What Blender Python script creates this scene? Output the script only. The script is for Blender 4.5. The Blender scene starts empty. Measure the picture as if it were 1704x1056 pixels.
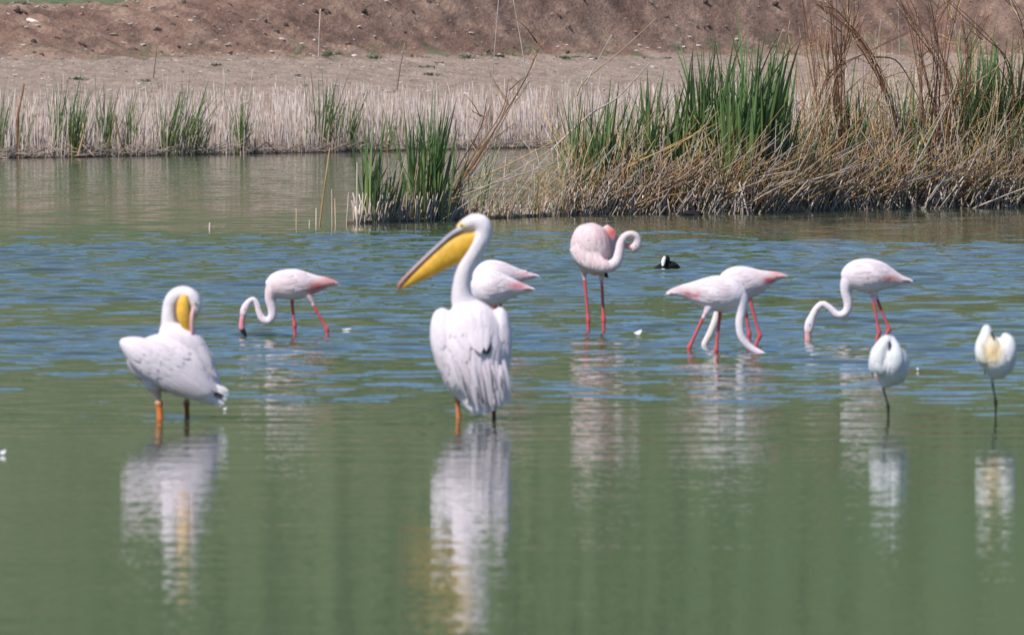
import bpy, math, random
import numpy as np
from mathutils import Vector, Matrix, kdtree
from mathutils.bvhtree import BVHTree

rnd = random.Random(7)
nrs = np.random.RandomState(11)
S = bpy.context.scene
C = S.collection
R = math.radians

# ------------------------------------------------------------------ camera
W0, H0, FPX, HOR, CAMH = 1704.0, 1056.0, 14400.0, 60.0, 2.04
PITCH = math.atan((H0 / 2 - HOR) / FPX)
cd = bpy.data.cameras.new('camera')
cam = bpy.data.objects.new('camera', cd)
C.objects.link(cam)
cam.location = (0, 0, CAMH)
cam.rotation_euler = (math.pi / 2 - PITCH, 0, 0)
cd.sensor_fit = 'HORIZONTAL'
cd.sensor_width = 36.0
cd.lens = 36.0 * FPX / W0
cd.clip_start = 0.5
cd.clip_end = 5000
cd.dof.use_dof = True
cd.dof.focus_distance = 100.0
cd.dof.aperture_fstop = 9.5
S.camera = cam

# ------------------------------------------------------------------ light
SUN_EL, SUN_AZ = R(52), R(222)          # azimuth clockwise from +Y: behind the camera, to the left
world = bpy.data.worlds.new('World')
S.world = world
world.use_nodes = True
wt = world.node_tree
bg = wt.nodes['Background']
sky = wt.nodes.new('ShaderNodeTexSky')
sky.sky_type = 'NISHITA'
sky.sun_disc = False
sky.sun_elevation = SUN_EL
sky.sun_rotation = SUN_AZ
sky.altitude = 1800.0
sky.air_density = 0.9
sky.dust_density = 0.15
sky.ozone_density = 5.0
wt.links.new(sky.outputs[0], bg.inputs[0])
bg.inputs[1].default_value = 0.14
sl = bpy.data.lights.new('sun', 'SUN')
sl.energy = 4.7
sl.angle = R(0.53)
sl.color = (1.0, 0.955, 0.90)
sun = bpy.data.objects.new('sun', sl)
C.objects.link(sun)
sdir = Vector((math.sin(SUN_AZ) * math.cos(SUN_EL), math.cos(SUN_AZ) * math.cos(SUN_EL), math.sin(SUN_EL)))
sun.rotation_euler = sdir.to_track_quat('Z', 'Y').to_euler()
sun.location = (-30, -20, 60)
S.view_settings.view_transform = 'Standard'
S.view_settings.look = 'None'
S.view_settings.exposure = -0.02
S.view_settings.gamma = 1.0
S.view_settings.use_curve_mapping = False
S.render.engine = 'CYCLES'

# ------------------------------------------------------------------ pixel helpers (photo pixels -> metres at a true distance)
cp, sp = math.cos(PITCH), math.sin(PITCH)

def ray(px, py):
    u = (px - W0 / 2) / FPX
    v = (H0 / 2 - py) / FPX
    return Vector((u, cp + v * sp, -sp + v * cp))

def on_water(px, py, z=0.0):
    r = ray(px, py)
    t = (z - CAMH) / r.z
    return Vector((0, 0, CAMH)) + r * t

def at_depth(px, py, d):
    r = ray(px, py)
    return Vector((0, 0, CAMH)) + r * (d / r.y)

# ------------------------------------------------------------------ object helpers
def tag(o, label=None, cat=None, group=None, kind=None):
    if label: o['label'] = label
    if cat: o['category'] = cat
    if group: o['group'] = group
    if kind: o['kind'] = kind
    return o

def empty(name, loc, label=None, cat=None, group=None):
    o = bpy.data.objects.new(name, None)
    o.empty_display_size = 0.1
    C.objects.link(o)
    o.location = loc
    return tag(o, label, cat, group)

def link(name, me, mat=None, parent=None):
    o = bpy.data.objects.new(name, me)
    C.objects.link(o)
    if mat is not None and len(me.materials) == 0:
        me.materials.append(mat)
    if parent: o.parent = parent
    return o

def mesh_from(name, V, F, cols=None, smooth=True):
    me = bpy.data.meshes.new(name)
    me.from_pydata([tuple(v) for v in V], [], [tuple(f) for f in F])
    if cols is not None:
        a = me.color_attributes.new('Col', 'FLOAT_COLOR', 'POINT')
        c = np.ones((len(V), 4), dtype=np.float32)
        c[:, :3] = np.asarray(cols, dtype=np.float32)[:, :3]
        a.data.foreach_set('color', c.ravel())
    if smooth:
        me.polygons.foreach_set('use_smooth', [True] * len(me.polygons))
    me.update()
    return me

# ------------------------------------------------------------------ numpy noise
def vnoise(x, y, seed=0):
    xi = np.floor(x).astype(np.int64); yi = np.floor(y).astype(np.int64)
    xf = x - xi; yf = y - yi
    def h(a, b):
        n = (a * 374761393 + b * 668265263 + seed * 1442695) & 0x7fffffff
        n = ((n ^ (n >> 13)) * 1274126177) & 0x7fffffff
        n = (n ^ (n >> 16)) & 0xffff
        return n / 65535.0
    u = xf * xf * (3 - 2 * xf); v = yf * yf * (3 - 2 * yf)
    return (h(xi, yi) * (1 - u) + h(xi + 1, yi) * u) * (1 - v) + (h(xi, yi + 1) * (1 - u) + h(xi + 1, yi + 1) * u) * v

def fbm(x, y, oct=4, seed=0, gain=0.5):
    s = 0; a = 1; t = 0
    for i in range(oct):
        s = s + a * vnoise(x * 2 ** i, y * 2 ** i, seed + i * 17); t += a; a *= gain
    return s / t

# ------------------------------------------------------------------ materials
def new_mat(name):
    m = bpy.data.materials.new(name)
    m.use_nodes = True
    nt = m.node_tree
    b = nt.nodes['Principled BSDF']
    return m, nt, b

def N(nt, t, **kw):
    n = nt.nodes.new(t)
    for k, v in kw.items():
        setattr(n, k, v)
    return n

def col_mat(name, rough=0.75, nscale=30, namt=0.2, bump=0.0, bscale=80, stretch=(1, 1, 1), spec=0.3, sss=0.0, transl=0.0, objrand=0.0):
    """vertex colour x procedural grain"""
    m, nt, b = new_mat(name)
    a = N(nt, 'ShaderNodeVertexColor', layer_name='Col')
    tc = N(nt, 'ShaderNodeTexCoord')
    mp = N(nt, 'ShaderNodeMapping'); mp.inputs['Scale'].default_value = stretch
    nt.links.new(tc.outputs['Object'], mp.inputs[0])
    nz = N(nt, 'ShaderNodeTexNoise'); nz.inputs['Scale'].default_value = nscale; nz.inputs['Detail'].default_value = 4
    nt.links.new(mp.outputs[0], nz.inputs[0])
    mr = N(nt, 'ShaderNodeMapRange')
    mr.inputs['From Min'].default_value = 0.3; mr.inputs['From Max'].default_value = 0.7
    mr.inputs['To Min'].default_value = 1 - namt; mr.inputs['To Max'].default_value = 1 + namt * 0.6
    nt.links.new(nz.outputs[0], mr.inputs[0])
    val = mr.outputs[0]
    if objrand > 0:
        oi = N(nt, 'ShaderNodeObjectInfo')
        m2 = N(nt, 'ShaderNodeMapRange')
        m2.inputs['To Min'].default_value = 1 - objrand; m2.inputs['To Max'].default_value = 1 + objrand
        nt.links.new(oi.outputs['Random'], m2.inputs[0])
        mm = N(nt, 'ShaderNodeMath', operation='MULTIPLY')
        nt.links.new(val, mm.inputs[0]); nt.links.new(m2.outputs[0], mm.inputs[1])
        val = mm.outputs[0]
    vm = N(nt, 'ShaderNodeVectorMath', operation='SCALE')
    nt.links.new(a.outputs[0], vm.inputs[0]); nt.links.new(val, vm.inputs['Scale'])
    nt.links.new(vm.outputs[0], b.inputs['Base Color'])
    b.inputs['Roughness'].default_value = rough
    b.inputs['Specular IOR Level'].default_value = spec
    if sss > 0:
        b.inputs['Subsurface Weight'].default_value = sss
        b.inputs['Subsurface Radius'].default_value = (0.02, 0.012, 0.01)
        b.inputs['Subsurface Scale'].default_value = 0.5
    if bump > 0:
        nb = N(nt, 'ShaderNodeTexNoise'); nb.inputs['Scale'].default_value = bscale; nb.inputs['Detail'].default_value = 3
        nt.links.new(mp.outputs[0], nb.inputs[0])
        bp = N(nt, 'ShaderNodeBump'); bp.inputs['Strength'].default_value = bump; bp.inputs['Distance'].default_value = 0.01
        nt.links.new(nb.outputs[0], bp.inputs['Height']); nt.links.new(bp.outputs[0], b.inputs['Normal'])
    if transl > 0:
        out = nt.nodes['Material Output']
        tr = N(nt, 'ShaderNodeBsdfTranslucent'); mx = N(nt, 'ShaderNodeMixShader'); mx.inputs[0].default_value = transl
        nt.links.new(vm.outputs[0], tr.inputs[0])
        nt.links.new(b.outputs[0], mx.inputs[1]); nt.links.new(tr.outputs[0], mx.inputs[2])
        nt.links.new(mx.outputs[0], out.inputs[0])
    return m

M_PLUME = col_mat('plumage', 0.8, 40, 0.06, bump=0.35, bscale=70, stretch=(1, 1, 0.5), spec=0.15, sss=0.06)
M_FEATH = col_mat('feather_vane', 0.7, 60, 0.08, spec=0.2, transl=0.12)
M_BILL = col_mat('horn_and_skin', 0.58, 25, 0.12, bump=0.15, bscale=60, spec=0.45, sss=0.05)
M_EYE = col_mat('eye_gloss', 0.12, 10, 0.0, spec=0.6)
M_STRAW = col_mat('dry_reed', 0.75, 14, 0.28, stretch=(1, 1, 0.25), spec=0.2, transl=0.16, objrand=0.22)
M_BLADE = col_mat('green_reed', 0.45, 9, 0.3, stretch=(1, 1, 0.15), spec=0.4, transl=0.28, objrand=0.4)
M_STONE = col_mat('pale_stone', 0.85, 25, 0.2, bump=0.4, bscale=40, spec=0.2, objrand=0.3)

def ground_mat():
    m, nt, b = new_mat('earth_and_grass')
    a = N(nt, 'ShaderNodeVertexColor', layer_name='Col')
    tc = N(nt, 'ShaderNodeTexCoord')
    def noise(scale, det=5, rough=0.6):
        n = N(nt, 'ShaderNodeTexNoise')
        n.inputs['Scale'].default_value = scale; n.inputs['Detail'].default_value = det; n.inputs['Roughness'].default_value = rough
        nt.links.new(tc.outputs['Object'], n.inputs[0])
        return n
    n1 = noise(2.2); n2 = noise(14)
    m1 = N(nt, 'ShaderNodeMapRange'); m1.inputs[1].default_value = .3; m1.inputs[2].default_value = .7; m1.inputs[3].default_value = .78; m1.inputs[4].default_value = 1.2
    m2 = N(nt, 'ShaderNodeMapRange'); m2.inputs[1].default_value = .3; m2.inputs[2].default_value = .7; m2.inputs[3].default_value = .7; m2.inputs[4].default_value = 1.28
    nt.links.new(n1.outputs[0], m1.inputs[0]); nt.links.new(n2.outputs[0], m2.inputs[0])
    mm = N(nt, 'ShaderNodeMath', operation='MULTIPLY')
    nt.links.new(m1.outputs[0], mm.inputs[0]); nt.links.new(m2.outputs[0], mm.inputs[1])
    vm = N(nt, 'ShaderNodeVectorMath', operation='SCALE')
    nt.links.new(a.outputs[0], vm.inputs[0]); nt.links.new(mm.outputs[0], vm.inputs['Scale'])
    nt.links.new(vm.outputs[0], b.inputs['Base Color'])
    b.inputs['Roughness'].default_value = 0.95
    b.inputs['Specular IOR Level'].default_value = 0.1
    bp = N(nt, 'ShaderNodeBump'); bp.inputs['Strength'].default_value = 0.7; bp.inputs['Distance'].default_value = 0.06
    nt.links.new(n2.outputs[0], bp.inputs['Height']); nt.links.new(bp.outputs[0], b.inputs['Normal'])
    return m
M_GROUND = ground_mat()

def water_mat():
    m, nt, b = new_mat('lake_water')
    L = nt.links.new
    b.inputs['Base Color'].default_value = (0.062, 0.082, 0.042, 1)
    b.inputs['Roughness'].default_value = 0.02
    b.inputs['IOR'].default_value = 1.333
    g = N(nt, 'ShaderNodeNewGeometry')
    # slopes of the ripples
    def slope(scale, det, stretch):
        mp = N(nt, 'ShaderNodeMapping'); mp.inputs['Scale'].default_value = stretch
        L(g.outputs['Position'], mp.inputs[0])
        n = N(nt, 'ShaderNodeTexNoise'); n.inputs['Scale'].default_value = scale; n.inputs['Detail'].default_value = det; n.inputs['Roughness'].default_value = 0.55
        L(mp.outputs[0], n.inputs[0])
        s = N(nt, 'ShaderNodeVectorMath', operation='SUBTRACT'); s.inputs[1].default_value = (.5, .5, .5)
        L(n.outputs['Color'], s.inputs[0])
        return s.outputs[0]
    s1 = slope(34.0, 2, (0.7, 1.0, 1))
    s2 = slope(5.0, 3, (0.35, 1.0, 1))
    ad = N(nt, 'ShaderNodeVectorMath', operation='MULTIPLY_ADD'); ad.inputs[1].default_value = (.35, .35, .35)
    L(s2, ad.inputs[0]); L(s1, ad.inputs[2])
    amp = N(nt, 'ShaderNodeVectorMath', operation='MULTIPLY'); amp.inputs[1].default_value = (0.035, 0.085, 0)
    L(ad.outputs[0], amp.inputs[0])
    sx = N(nt, 'ShaderNodeSeparateXYZ'); L(g.outputs['Position'], sx.inputs[0])
    mr = N(nt, 'ShaderNodeMapRange', interpolation_type='SMOOTHSTEP')
    mr.inputs[1].default_value = 92; mr.inputs[2].default_value = 122; mr.inputs[3].default_value = 0.85; mr.inputs[4].default_value = 4.0
    L(sx.outputs[1], mr.inputs[0])
    sc = N(nt, 'ShaderNodeVectorMath', operation='SCALE'); L(amp.outputs[0], sc.inputs[0]); L(mr.outputs[0], sc.inputs['Scale'])
    up = N(nt, 'ShaderNodeVectorMath', operation='ADD'); L(sc.outputs[0], up.inputs[0]); L(g.outputs['Normal'], up.inputs[1])
    no = N(nt, 'ShaderNodeVectorMath', operation='NORMALIZE'); L(up.outputs[0], no.inputs[0])
    L(no.outputs[0], b.inputs['Normal'])
    return m

# ------------------------------------------------------------------ ground, bank, hill
def shore(x):
    return 157 + 22 * np.tanh(1.8 * np.asarray(x, dtype=float) / 22)

def profile(x, e):
    top = 2.66 + 0.72 * np.clip((x + 8) / 6, 0, 1.6)
    zz = np.interp(e, [-6, 0, 1, 6, 24], [-0.5, -0.03, 0.08, 0.30, 1.64])
    tb = np.clip((e - 24) / 5.0, 0, 1)
    tb = tb * tb * (3 - 2 * tb)
    zz = zz + (top - 1.64) * tb
    zz = zz + np.clip(e - 31, 0, None) * 0.03
    hill = np.clip((e - 36) / 270, 0, 1)
    zz = zz + 43 * (hill ** 1.05)
    return zz

def ground_height(x, y):
    e = y - shore(x)
    z = profile(x, e)
    amp = np.interp(e, [0, 6, 22, 25, 29, 32, 60, 300], [0.02, 0.03, 0.05, 0.04, 0.05, 0.06, 0.5, 5])
    z = z + amp * (fbm(x * 0.9, y * 0.9, 4, 3) - 0.5) * 1.4
    z = z + np.interp(e, [0, 8, 22, 25, 30, 33], [.01, .03, .05, .17, .17, .06]) * (fbm(x * 2.6, y * 3.4, 3, 33) - .5) * 1.5
    a2 = np.interp(e, [6, 22, 25, 30, 34], [0.02, 0.04, 0.06, 0.06, 0.03])
    r = np.abs(fbm(x * 1.3, y * 2.6, 3, 21) - 0.5) * 2
    z = z - a2 * np.clip(1 - r * 3.2, 0, 1) * 0.8
    z = z + 3.0 * np.clip((e - 60) / 100, 0, 1) * (fbm(x * 0.06, y * 0.06, 4, 9) - 0.5)
    return z

gx = np.unique(np.concatenate([np.linspace(-400, -24, 60), np.arange(-24, -12, 0.4), np.arange(-12, 13, 0.11), np.arange(13, 26, 0.4), np.linspace(26, 400, 60)]))
ge = np.unique(np.concatenate([np.arange(-6, 0, 0.5), np.arange(0, 22, 0.28), np.arange(22, 33, 0.11), np.arange(33, 60, 1.0), np.linspace(60, 480, 70)]))
GX, GE = np.meshgrid(gx, ge)
GY = GE + shore(GX)
GZ = ground_height(GX, GY)
V = np.stack([GX, GY, GZ], -1).reshape(-1, 3)
nx, ny = len(gx), len(ge)
idx = np.arange(nx * ny).reshape(ny, nx)
F = np.stack([idx[:-1, :-1], idx[:-1, 1:], idx[1:, 1:], idx[1:, :-1]], -1).reshape(-1, 4)
mud = np.array([.050, .040, .032]); litter = np.array([.30, .245, .20]); sand = np.array([.37, .28, .22]); dirt = np.array([.245, .150, .110])
dirt2 = np.array([.34, .225, .165]); grass = np.array([.108, .158, .078]); grass2 = np.array([.152, .180, .095])
e = GE.ravel()[:, None]; X = GX.ravel(); Y = GY.ravel()
def sm(a, b, v):
    t = np.clip((v - a) / (b - a), 0, 1); return t * t * (3 - 2 * t)
n1 = fbm(X * 1.6, Y * 1.2, 5, 40, .6)[:, None]; n2 = fbm(X * 2.5, Y * 2.0, 3, 50)[:, None]; n4 = fbm(X * 3.2, Y * 3.2, 4, 55, .65)[:, None]; n3 = fbm(X * 0.03, Y * 0.03, 4, 60)[:, None]
col = mud + (litter - mud) * sm(0.3, 1.5, e)
col = col + (sand - col) * sm(6, 10, e)
dd = dirt + (dirt2 - dirt) * sm(.35, .65, n1)
col = col + (dd - col) * sm(23.2, 24.6, e + (n2 - .5) * 2)
col = col + (np.array([.135, .088, .070]) - col) * sm(.56, .70, n4) * sm(23.5, 25, e) * .75  # dark mottling painted in place of shaded hollows on the slope
col = col + (np.array([.27, .20, .16]) - col) * sm(.58, .68, n4) * sm(9, 12, e) * (1 - sm(23.5, 25, e)) * .6
wd = sm(.62, .70, n2) * (sm(22, 24, e) - sm(24.5, 26, e))
col = col + (grass - col) * wd * 0.7
gg = grass + (grass2 - grass) * sm(.4, .65, n3)
col = col + (gg - col) * sm(29.6, 31.5, e + (n1 - .5) * 3 + np.clip((-4 - X[:, None]) * 0.4, -3, 1.5) * 0)
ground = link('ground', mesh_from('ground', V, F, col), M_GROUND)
tag(ground, kind='structure')

# water sheet with real wind ripples
wxs = np.unique(np.concatenate([np.linspace(-500, -11, 12), np.arange(-11, 11, 0.072), np.linspace(11, 500, 12)]))
wys = np.unique(np.concatenate([np.linspace(-60, 26, 8), np.arange(26, 44, 0.09), np.arange(44, 100, 0.042), np.arange(100, 146, 0.085), np.linspace(146, 185, 12)]))
WX, WY = np.meshgrid(wxs, wys)
wk = [(26, .0), (40, .01), (42, .02), (44.5, .07), (47, .20), (50, .45), (53, .62), (56, 1.0), (60, 1.0), (62, .55), (67, .42), (69.5, .85), (73, 1.0), (80, 1.0), (86, .6), (91, .28), (95, .22), (100, .20), (107, .18), (140, .20), (165, .20)]
yd = WY + (fbm(WX * .22, WY * .30, 4, 71) - .5) * 11 * np.clip(WY / 60, 0, 1.3)
mask = np.interp(yd, [k[0] for k in wk], [k[1] for k in wk])
mask *= .65 + .7 * fbm(WX * .35, WY * .55, 3, 83)
mask *= np.clip((11 - np.abs(WX)) / 1.5, 0, 1)
hz = np.zeros_like(WX)
wr = np.random.RandomState(5)
NW = 64
for k in range(NW):
    lam = .17 * (.95 / .17) ** wr.rand()
    th = wr.normal(0, .50)
    kk = 2 * math.pi / lam
    hz += np.sin(kk * (WX * math.sin(th) + WY * math.cos(th)) + wr.rand() * 6.28) * (1 / kk)
RIP = 0.096
hz *= mask * RIP * math.sqrt(2.0 / NW)
for (px, py, a0, r0) in [(267, 695, .0022, .55), (311, 695, .0018, .5), (763, 696, .0022, .55), (822, 696, .0018, .5), (1479, 692, .0014, .4), (1657, 691, .0014, .4), (544, 559, .0025, .5), (491, 559, .0025, .5), (407, 559, .003, .5),
                         (979, 551, .0025, .5), (1005, 551, .0025, .5), (1147, 587, .0025, .5), (1193, 587, .0025, .5), (1266, 587, .004, .6), (1176, 577, .003, .5), (1345, 566, .004, .6)]:
    g_ = on_water(px, py); rr = np.hypot(WX - g_.x, WY - g_.y)
    near = rr < r0 * 3
    hz[near] += (a0 * np.cos(rr[near] * 2 * math.pi / .16) * np.exp(-(rr[near] / r0) ** 2))
for (px, py) in [(1061, 558), (577, 550), (1526, 617)]:      # ripples die down round the floating feathers
    g_ = on_water(px, py)
    hz *= 1 - np.exp(-((WX - g_.x) / .22) ** 2 - ((WY - g_.y + .25) / .6) ** 2)
wV = np.stack([WX, WY, hz], -1).reshape(-1, 3).astype(np.float32)
a_, b_ = len(wys), len(wxs)
idx = np.arange(a_ * b_).reshape(a_, b_)
wF = np.stack([idx[:-1, :-1], idx[:-1, 1:], idx[1:, 1:], idx[1:, :-1]], -1).reshape(-1, 4).astype(np.int32)
wm = bpy.data.meshes.new('water')
wm.vertices.add(len(wV)); wm.vertices.foreach_set('co', wV.ravel())
wm.loops.add(wF.size); wm.loops.foreach_set('vertex_index', wF.ravel())
wm.polygons.add(len(wF)); wm.polygons.foreach_set('loop_start', np.arange(0, wF.size, 4, dtype=np.int32))
wm.polygons.foreach_set('use_smooth', np.ones(len(wF), dtype=bool))
wm.update(calc_edges=True)
water = link('water', wm, water_mat())
tag(water, kind='structure')

# ------------------------------------------------------------------ straw batches
class Straws:
    """many thin three-sided stems joined into one mesh"""
    def __init__(self): self.V = []; self.F = []; self.K = []; self.n = 0
    def add(self, pts, r0, r1, col0, col1=None, sides=3):
        col1 = col0 if col1 is None else col1
        pts = [Vector(p) for p in pts]
        m = len(pts)
        for i, p in enumerate(pts):
            t = (pts[min(i + 1, m - 1)] - pts[max(i - 1, 0)]).normalized()
            a = t.cross(Vector((0, 1, 0)))
            if a.length < 1e-3: a = t.cross(Vector((1, 0, 0)))
            a.normalize(); b = t.cross(a)
            f = i / (m - 1)
            r = r0 + (r1 - r0) * f
            c = [col0[k] + (col1[k] - col0[k]) * f for k in range(3)]
            for s in range(sides):
                an = 2 * math.pi * s / sides + 0.5
                self.V.append(p + a * (math.cos(an) * r) + b * (math.sin(an) * r)); self.K.append(c)
        for i in range(m - 1):
            for s in range(sides):
                s2 = (s + 1) % sides
                self.F.append((self.n + i * sides + s, self.n + i * sides + s2, self.n + (i + 1) * sides + s2, self.n + (i + 1) * sides + s))
        self.F.append(tuple(self.n + (m - 1) * sides + s for s in range(sides)))
        self.n += m * sides
    def build(self, name, mat, parent=None, origin=None):
        V = self.V
        if origin is not None: V = [v - origin for v in V]
        return link(name, mesh_from(name, V, self.F, self.K), mat, parent)

def jit(c, a=0.2):
    k = 1 + rnd.uniform(-a, a)
    return tuple(max(0.01, x * k * (1 + rnd.uniform(-.05, .05))) for x in c)

PALE = (.62, .52, .44); TAN = (.57, .42, .26); GOLD = (.64, .41, .19); RUST = (.33, .16, .085); GREY = (.44, .38, .33); DARK = (.10, .065, .045)

# far belt of dead reed stubble
far = Straws()
for i in range(10500):
    px = rnd.uniform(-600, 2100)
    x0 = (px - 852) / 96.0
    ee = 0.3 + 6.0 * rnd.random() ** 1.25
    d = float(shore(x0)) + ee
    x = (px - 852) / FPX * d
    ee = d - float(shore(x))
    if ee < 0.15: continue
    z0 = float(profile(np.array(x), np.array(ee)))
    h = rnd.uniform(.42, .88) * (.78 + .44 * float(fbm(np.array(px * .03), np.array(ee * .4), 3, 91))) * (1.0 if rnd.random() < .93 else rnd.uniform(1.1, 1.35))
    if ee < 1.2: h *= rnd.uniform(.35, 1)
    lx, ly = rnd.gauss(0, .10) * h, rnd.gauss(0, .06) * h
    c = jit((.70, .575, .515) if rnd.random() < .72 else (.50, .38, .29), .25)
    far.add([(x, d, z0 - .05), (x + lx, d + ly, z0 + h)], rnd.uniform(.006, .012), rnd.uniform(.003, .007), tuple(k * .8 for k in c), c)
for i in range(900):       # bent and fallen bits along the waterline
    px = rnd.uniform(-40, 1700)
    x0 = (px - 852) / 96.0
    d = float(shore(x0)) + rnd.uniform(.1, .9); x = (px - 852) / FPX * d
    z0 = rnd.uniform(0, .12); an = rnd.uniform(0, math.pi); l = rnd.uniform(.1, .55)
    far.add([(x, d, z0), (x + math.cos(an) * l, d + rnd.uniform(-.2, .2), z0 + abs(math.sin(an)) * l * .5)], .009, .006, jit((.55, .42, .33), .3))
tag(far.build('reed_stubble', M_STRAW), 'pale belt of dead reed stubble along the far shore', 'reed stubble', kind='stuff')

# ------------------------------------------------------------------ island of dead reed
FR = ([560, 600, 700, 850, 950, 1100, 1250, 1400, 1704, 1800], [373, 372, 369, 363, 359, 357, 356, 350, 346, 345])
def front_y(px): return float(np.interp(px, *FR))
def front_d(px): return on_water(px, front_y(px)).y
def wx(px, d): return (px - 852) / FPX * d
def mound(px, u):       # height of the mud and litter under the reeds
    side = min(1, max(0, (px - 900) / 160))
    return side * (0.22 + .22 * min(1, max(0, (px - 1150) / 400))) * (1 - math.exp(-max(u, 0) / 1.2)) * (1 if u < 5 else max(0, 1 - (u - 5) / 3.0))

us = np.concatenate([np.linspace(-.4, 1, 8), np.linspace(1.3, 8.5, 22)])
pxs = np.concatenate([np.linspace(575, 3200, 150)])
V = []; K = []
for u in us:
    for p in pxs:
        w = 0.35 + 9 * min(1, max(0, (p - 900) / 120))
        d = front_d(p) + u * (w / 9.0 if w < 9 else 1)
        z = mound(p, u) + (.03 if 0 < u < 8 else -.12) + .06 * (fbm(np.array(p * .05), np.array(u * 2.0), 3, 5) - .5)
        V.append((wx(p, d), d, float(z)))
        c = np.array([.15, .115, .085]) if u < .3 else np.array([.30, .21, .125])
        K.append(c * (0.7 + .6 * rnd.random()))
n = len(pxs)
F = [(i * n + j, i * n + j + 1, (i + 1) * n + j + 1, (i + 1) * n + j) for i in range(len(us) - 1) for j in range(n - 1)]
tag(link('mud_bank', mesh_from('mud_bank', V, F, K), M_GROUND), kind='structure')

lit = Straws()
for i in range(9500):
    px = 900 + 900 * rnd.random() ** .9
    if rnd.random() > min(1, (px - 870) / 170): continue
    u = 0.15 + 5.0 * rnd.random() ** 1.5
    d = front_d(px) + u
    z = mound(px, u) + rnd.uniform(-.05, .45) * (1 if px > 1000 else .6) * min(1, .12 + u / 1.5)
    l = rnd.uniform(.2, .9)
    r_ = rnd.random()
    an = R(rnd.gauss(54, 18) if r_ < .26 else rnd.gauss(82, 18) if r_ < .76 else rnd.uniform(28, 152))
    x = wx(px, d)
    dx, dz, dy = math.cos(an) * l, math.sin(an) * l * .8, rnd.gauss(0, .3) * l
    if z + dz > rnd.uniform(.55, 1.25): continue
    r_ = rnd.random()
    lowz = z < .2
    c = PALE if r_ < (.22 if lowz else .10) else TAN if r_ < .42 else GOLD if r_ < .66 else RUST if r_ < .86 else GREY if r_ < .91 else (.20, .21, .085)
    c = jit(c, .3)
    bend = rnd.uniform(-.12, .06) * l
    lit.add([(x, d, z), (x + dx * .5, d + dy * .5, z + dz * .5 - bend), (x + dx, d + dy, z + dz)], rnd.uniform(.004, .010), rnd.uniform(.002, .005), tuple(k * .9 for k in c), c)
for i in range(210):
    px = rnd.uniform(930, 1760); u = rnd.uniform(.1, 1.6); d = front_d(px) + u; x = wx(px, d); z = mound(px, u) + rnd.uniform(.0, .3)
    l = rnd.uniform(.6, 1.35); an = R(rnd.gauss(42, 14) if rnd.random() < .75 else rnd.gauss(120, 20))
    c = jit(rnd.choice([PALE, GOLD, TAN, PALE, RUST]), .2)
    dx, dz = math.cos(an) * l, math.sin(an) * l * .85
    lit.add([(x, d, z), (x + dx * .5, d - .05, z + dz * .5 - rnd.uniform(0, .05)), (x + dx, d + rnd.gauss(0, .2), z + dz)], rnd.uniform(.008, .014), .004, c)
tag(lit.build('dead_reed_litter', M_STRAW), 'tangled heap of golden and rusty dead reed on the mud bank', 'dead reeds', kind='stuff')

stub = Straws()
for i in range(1500):
    px = rnd.uniform(588, 1790) if rnd.random() < .8 else rnd.uniform(588, 780)
    u = rnd.random() ** 1.6 * .9
    d = front_d(px) + u
    h = rnd.uniform(.10, .42) * (1 if px > 900 else .8)
    if 770 < px < 930: h *= .55
    x = wx(px, d)
    lx = rnd.gauss(.12, .30) * h * (1.6 if px > 950 else .8)
    stub.add([(x, d, -.04), (x + lx, d + rnd.gauss(0, .1) * h, h)], rnd.uniform(.006, .012), rnd.uniform(.004, .008), jit((.30, .235, .18), .25), jit(rnd.choice([PALE, (.55, .46, .38), GREY, (.40, .31, .23), (.33, .23, .15)]), .3))
for i in range(2600):    # thin upright dead stems through the mass
    px = rnd.uniform(920, 1790) if rnd.random() < .955 else rnd.uniform(600, 920)
    u = rnd.uniform(.1, 5) if px > 940 else rnd.uniform(0, .6)
    d = front_d(px) + u; x = wx(px, d); z = mound(px, u) - .05
    h = (.35 + .95 * rnd.random() ** 1.5) * (1 if px > 940 else .7) + (.35 * rnd.random() if px > 1300 else 0)
    lx = rnd.gauss(.12, .22) * h
    c = jit(rnd.choice([TAN, TAN, GOLD, RUST, GREY, PALE, PALE, (.17, .22, .075), (.12, .19, .06)]), .25)
    stub.add([(x, d, z), (x + lx * .4, d, z + h * .55), (x + lx, d + rnd.gauss(0, .08) * h, z + h)], rnd.uniform(.005, .009), .002, c)
for i in range(260):
    px = rnd.uniform(1325, 1790) if rnd.random() < .85 else rnd.uniform(960, 1325)
    u = rnd.uniform(.2, 3.5); d = front_d(px) + u; x = wx(px, d); z = mound(px, u) - .05
    h = rnd.uniform(.9, 2.1) if px > 1325 else rnd.uniform(.8, 1.4)
    lx = rnd.gauss(.02, .16) * h
    c = jit(rnd.choice([(.25, .12, .07), (.30, .16, .09), (.22, .11, .065), TAN, GOLD, DARK]), .2)
    stub.add([(x, d, z), (x + lx * .3, d, z + h * .5), (x + lx, d + rnd.gauss(0, .08) * h, z + h)], rnd.uniform(.004, .009), .0015, c)
    if rnd.random() < .6:      # a hanging dead leaf
        f = rnd.uniform(.4, .95); q = Vector((x + lx * f, d, z + h * f)); an = R(rnd.choice([rnd.uniform(10, 70), rnd.uniform(110, 170)])); l = rnd.uniform(.12, .4)
        stub.add([q, q + Vector((math.cos(an) * l * .5, 0, math.sin(an) * l * .5)), q + Vector((math.cos(an) * l, 0, math.sin(an) * l * .6))], .006, .0015, jit(c, .2))
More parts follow.
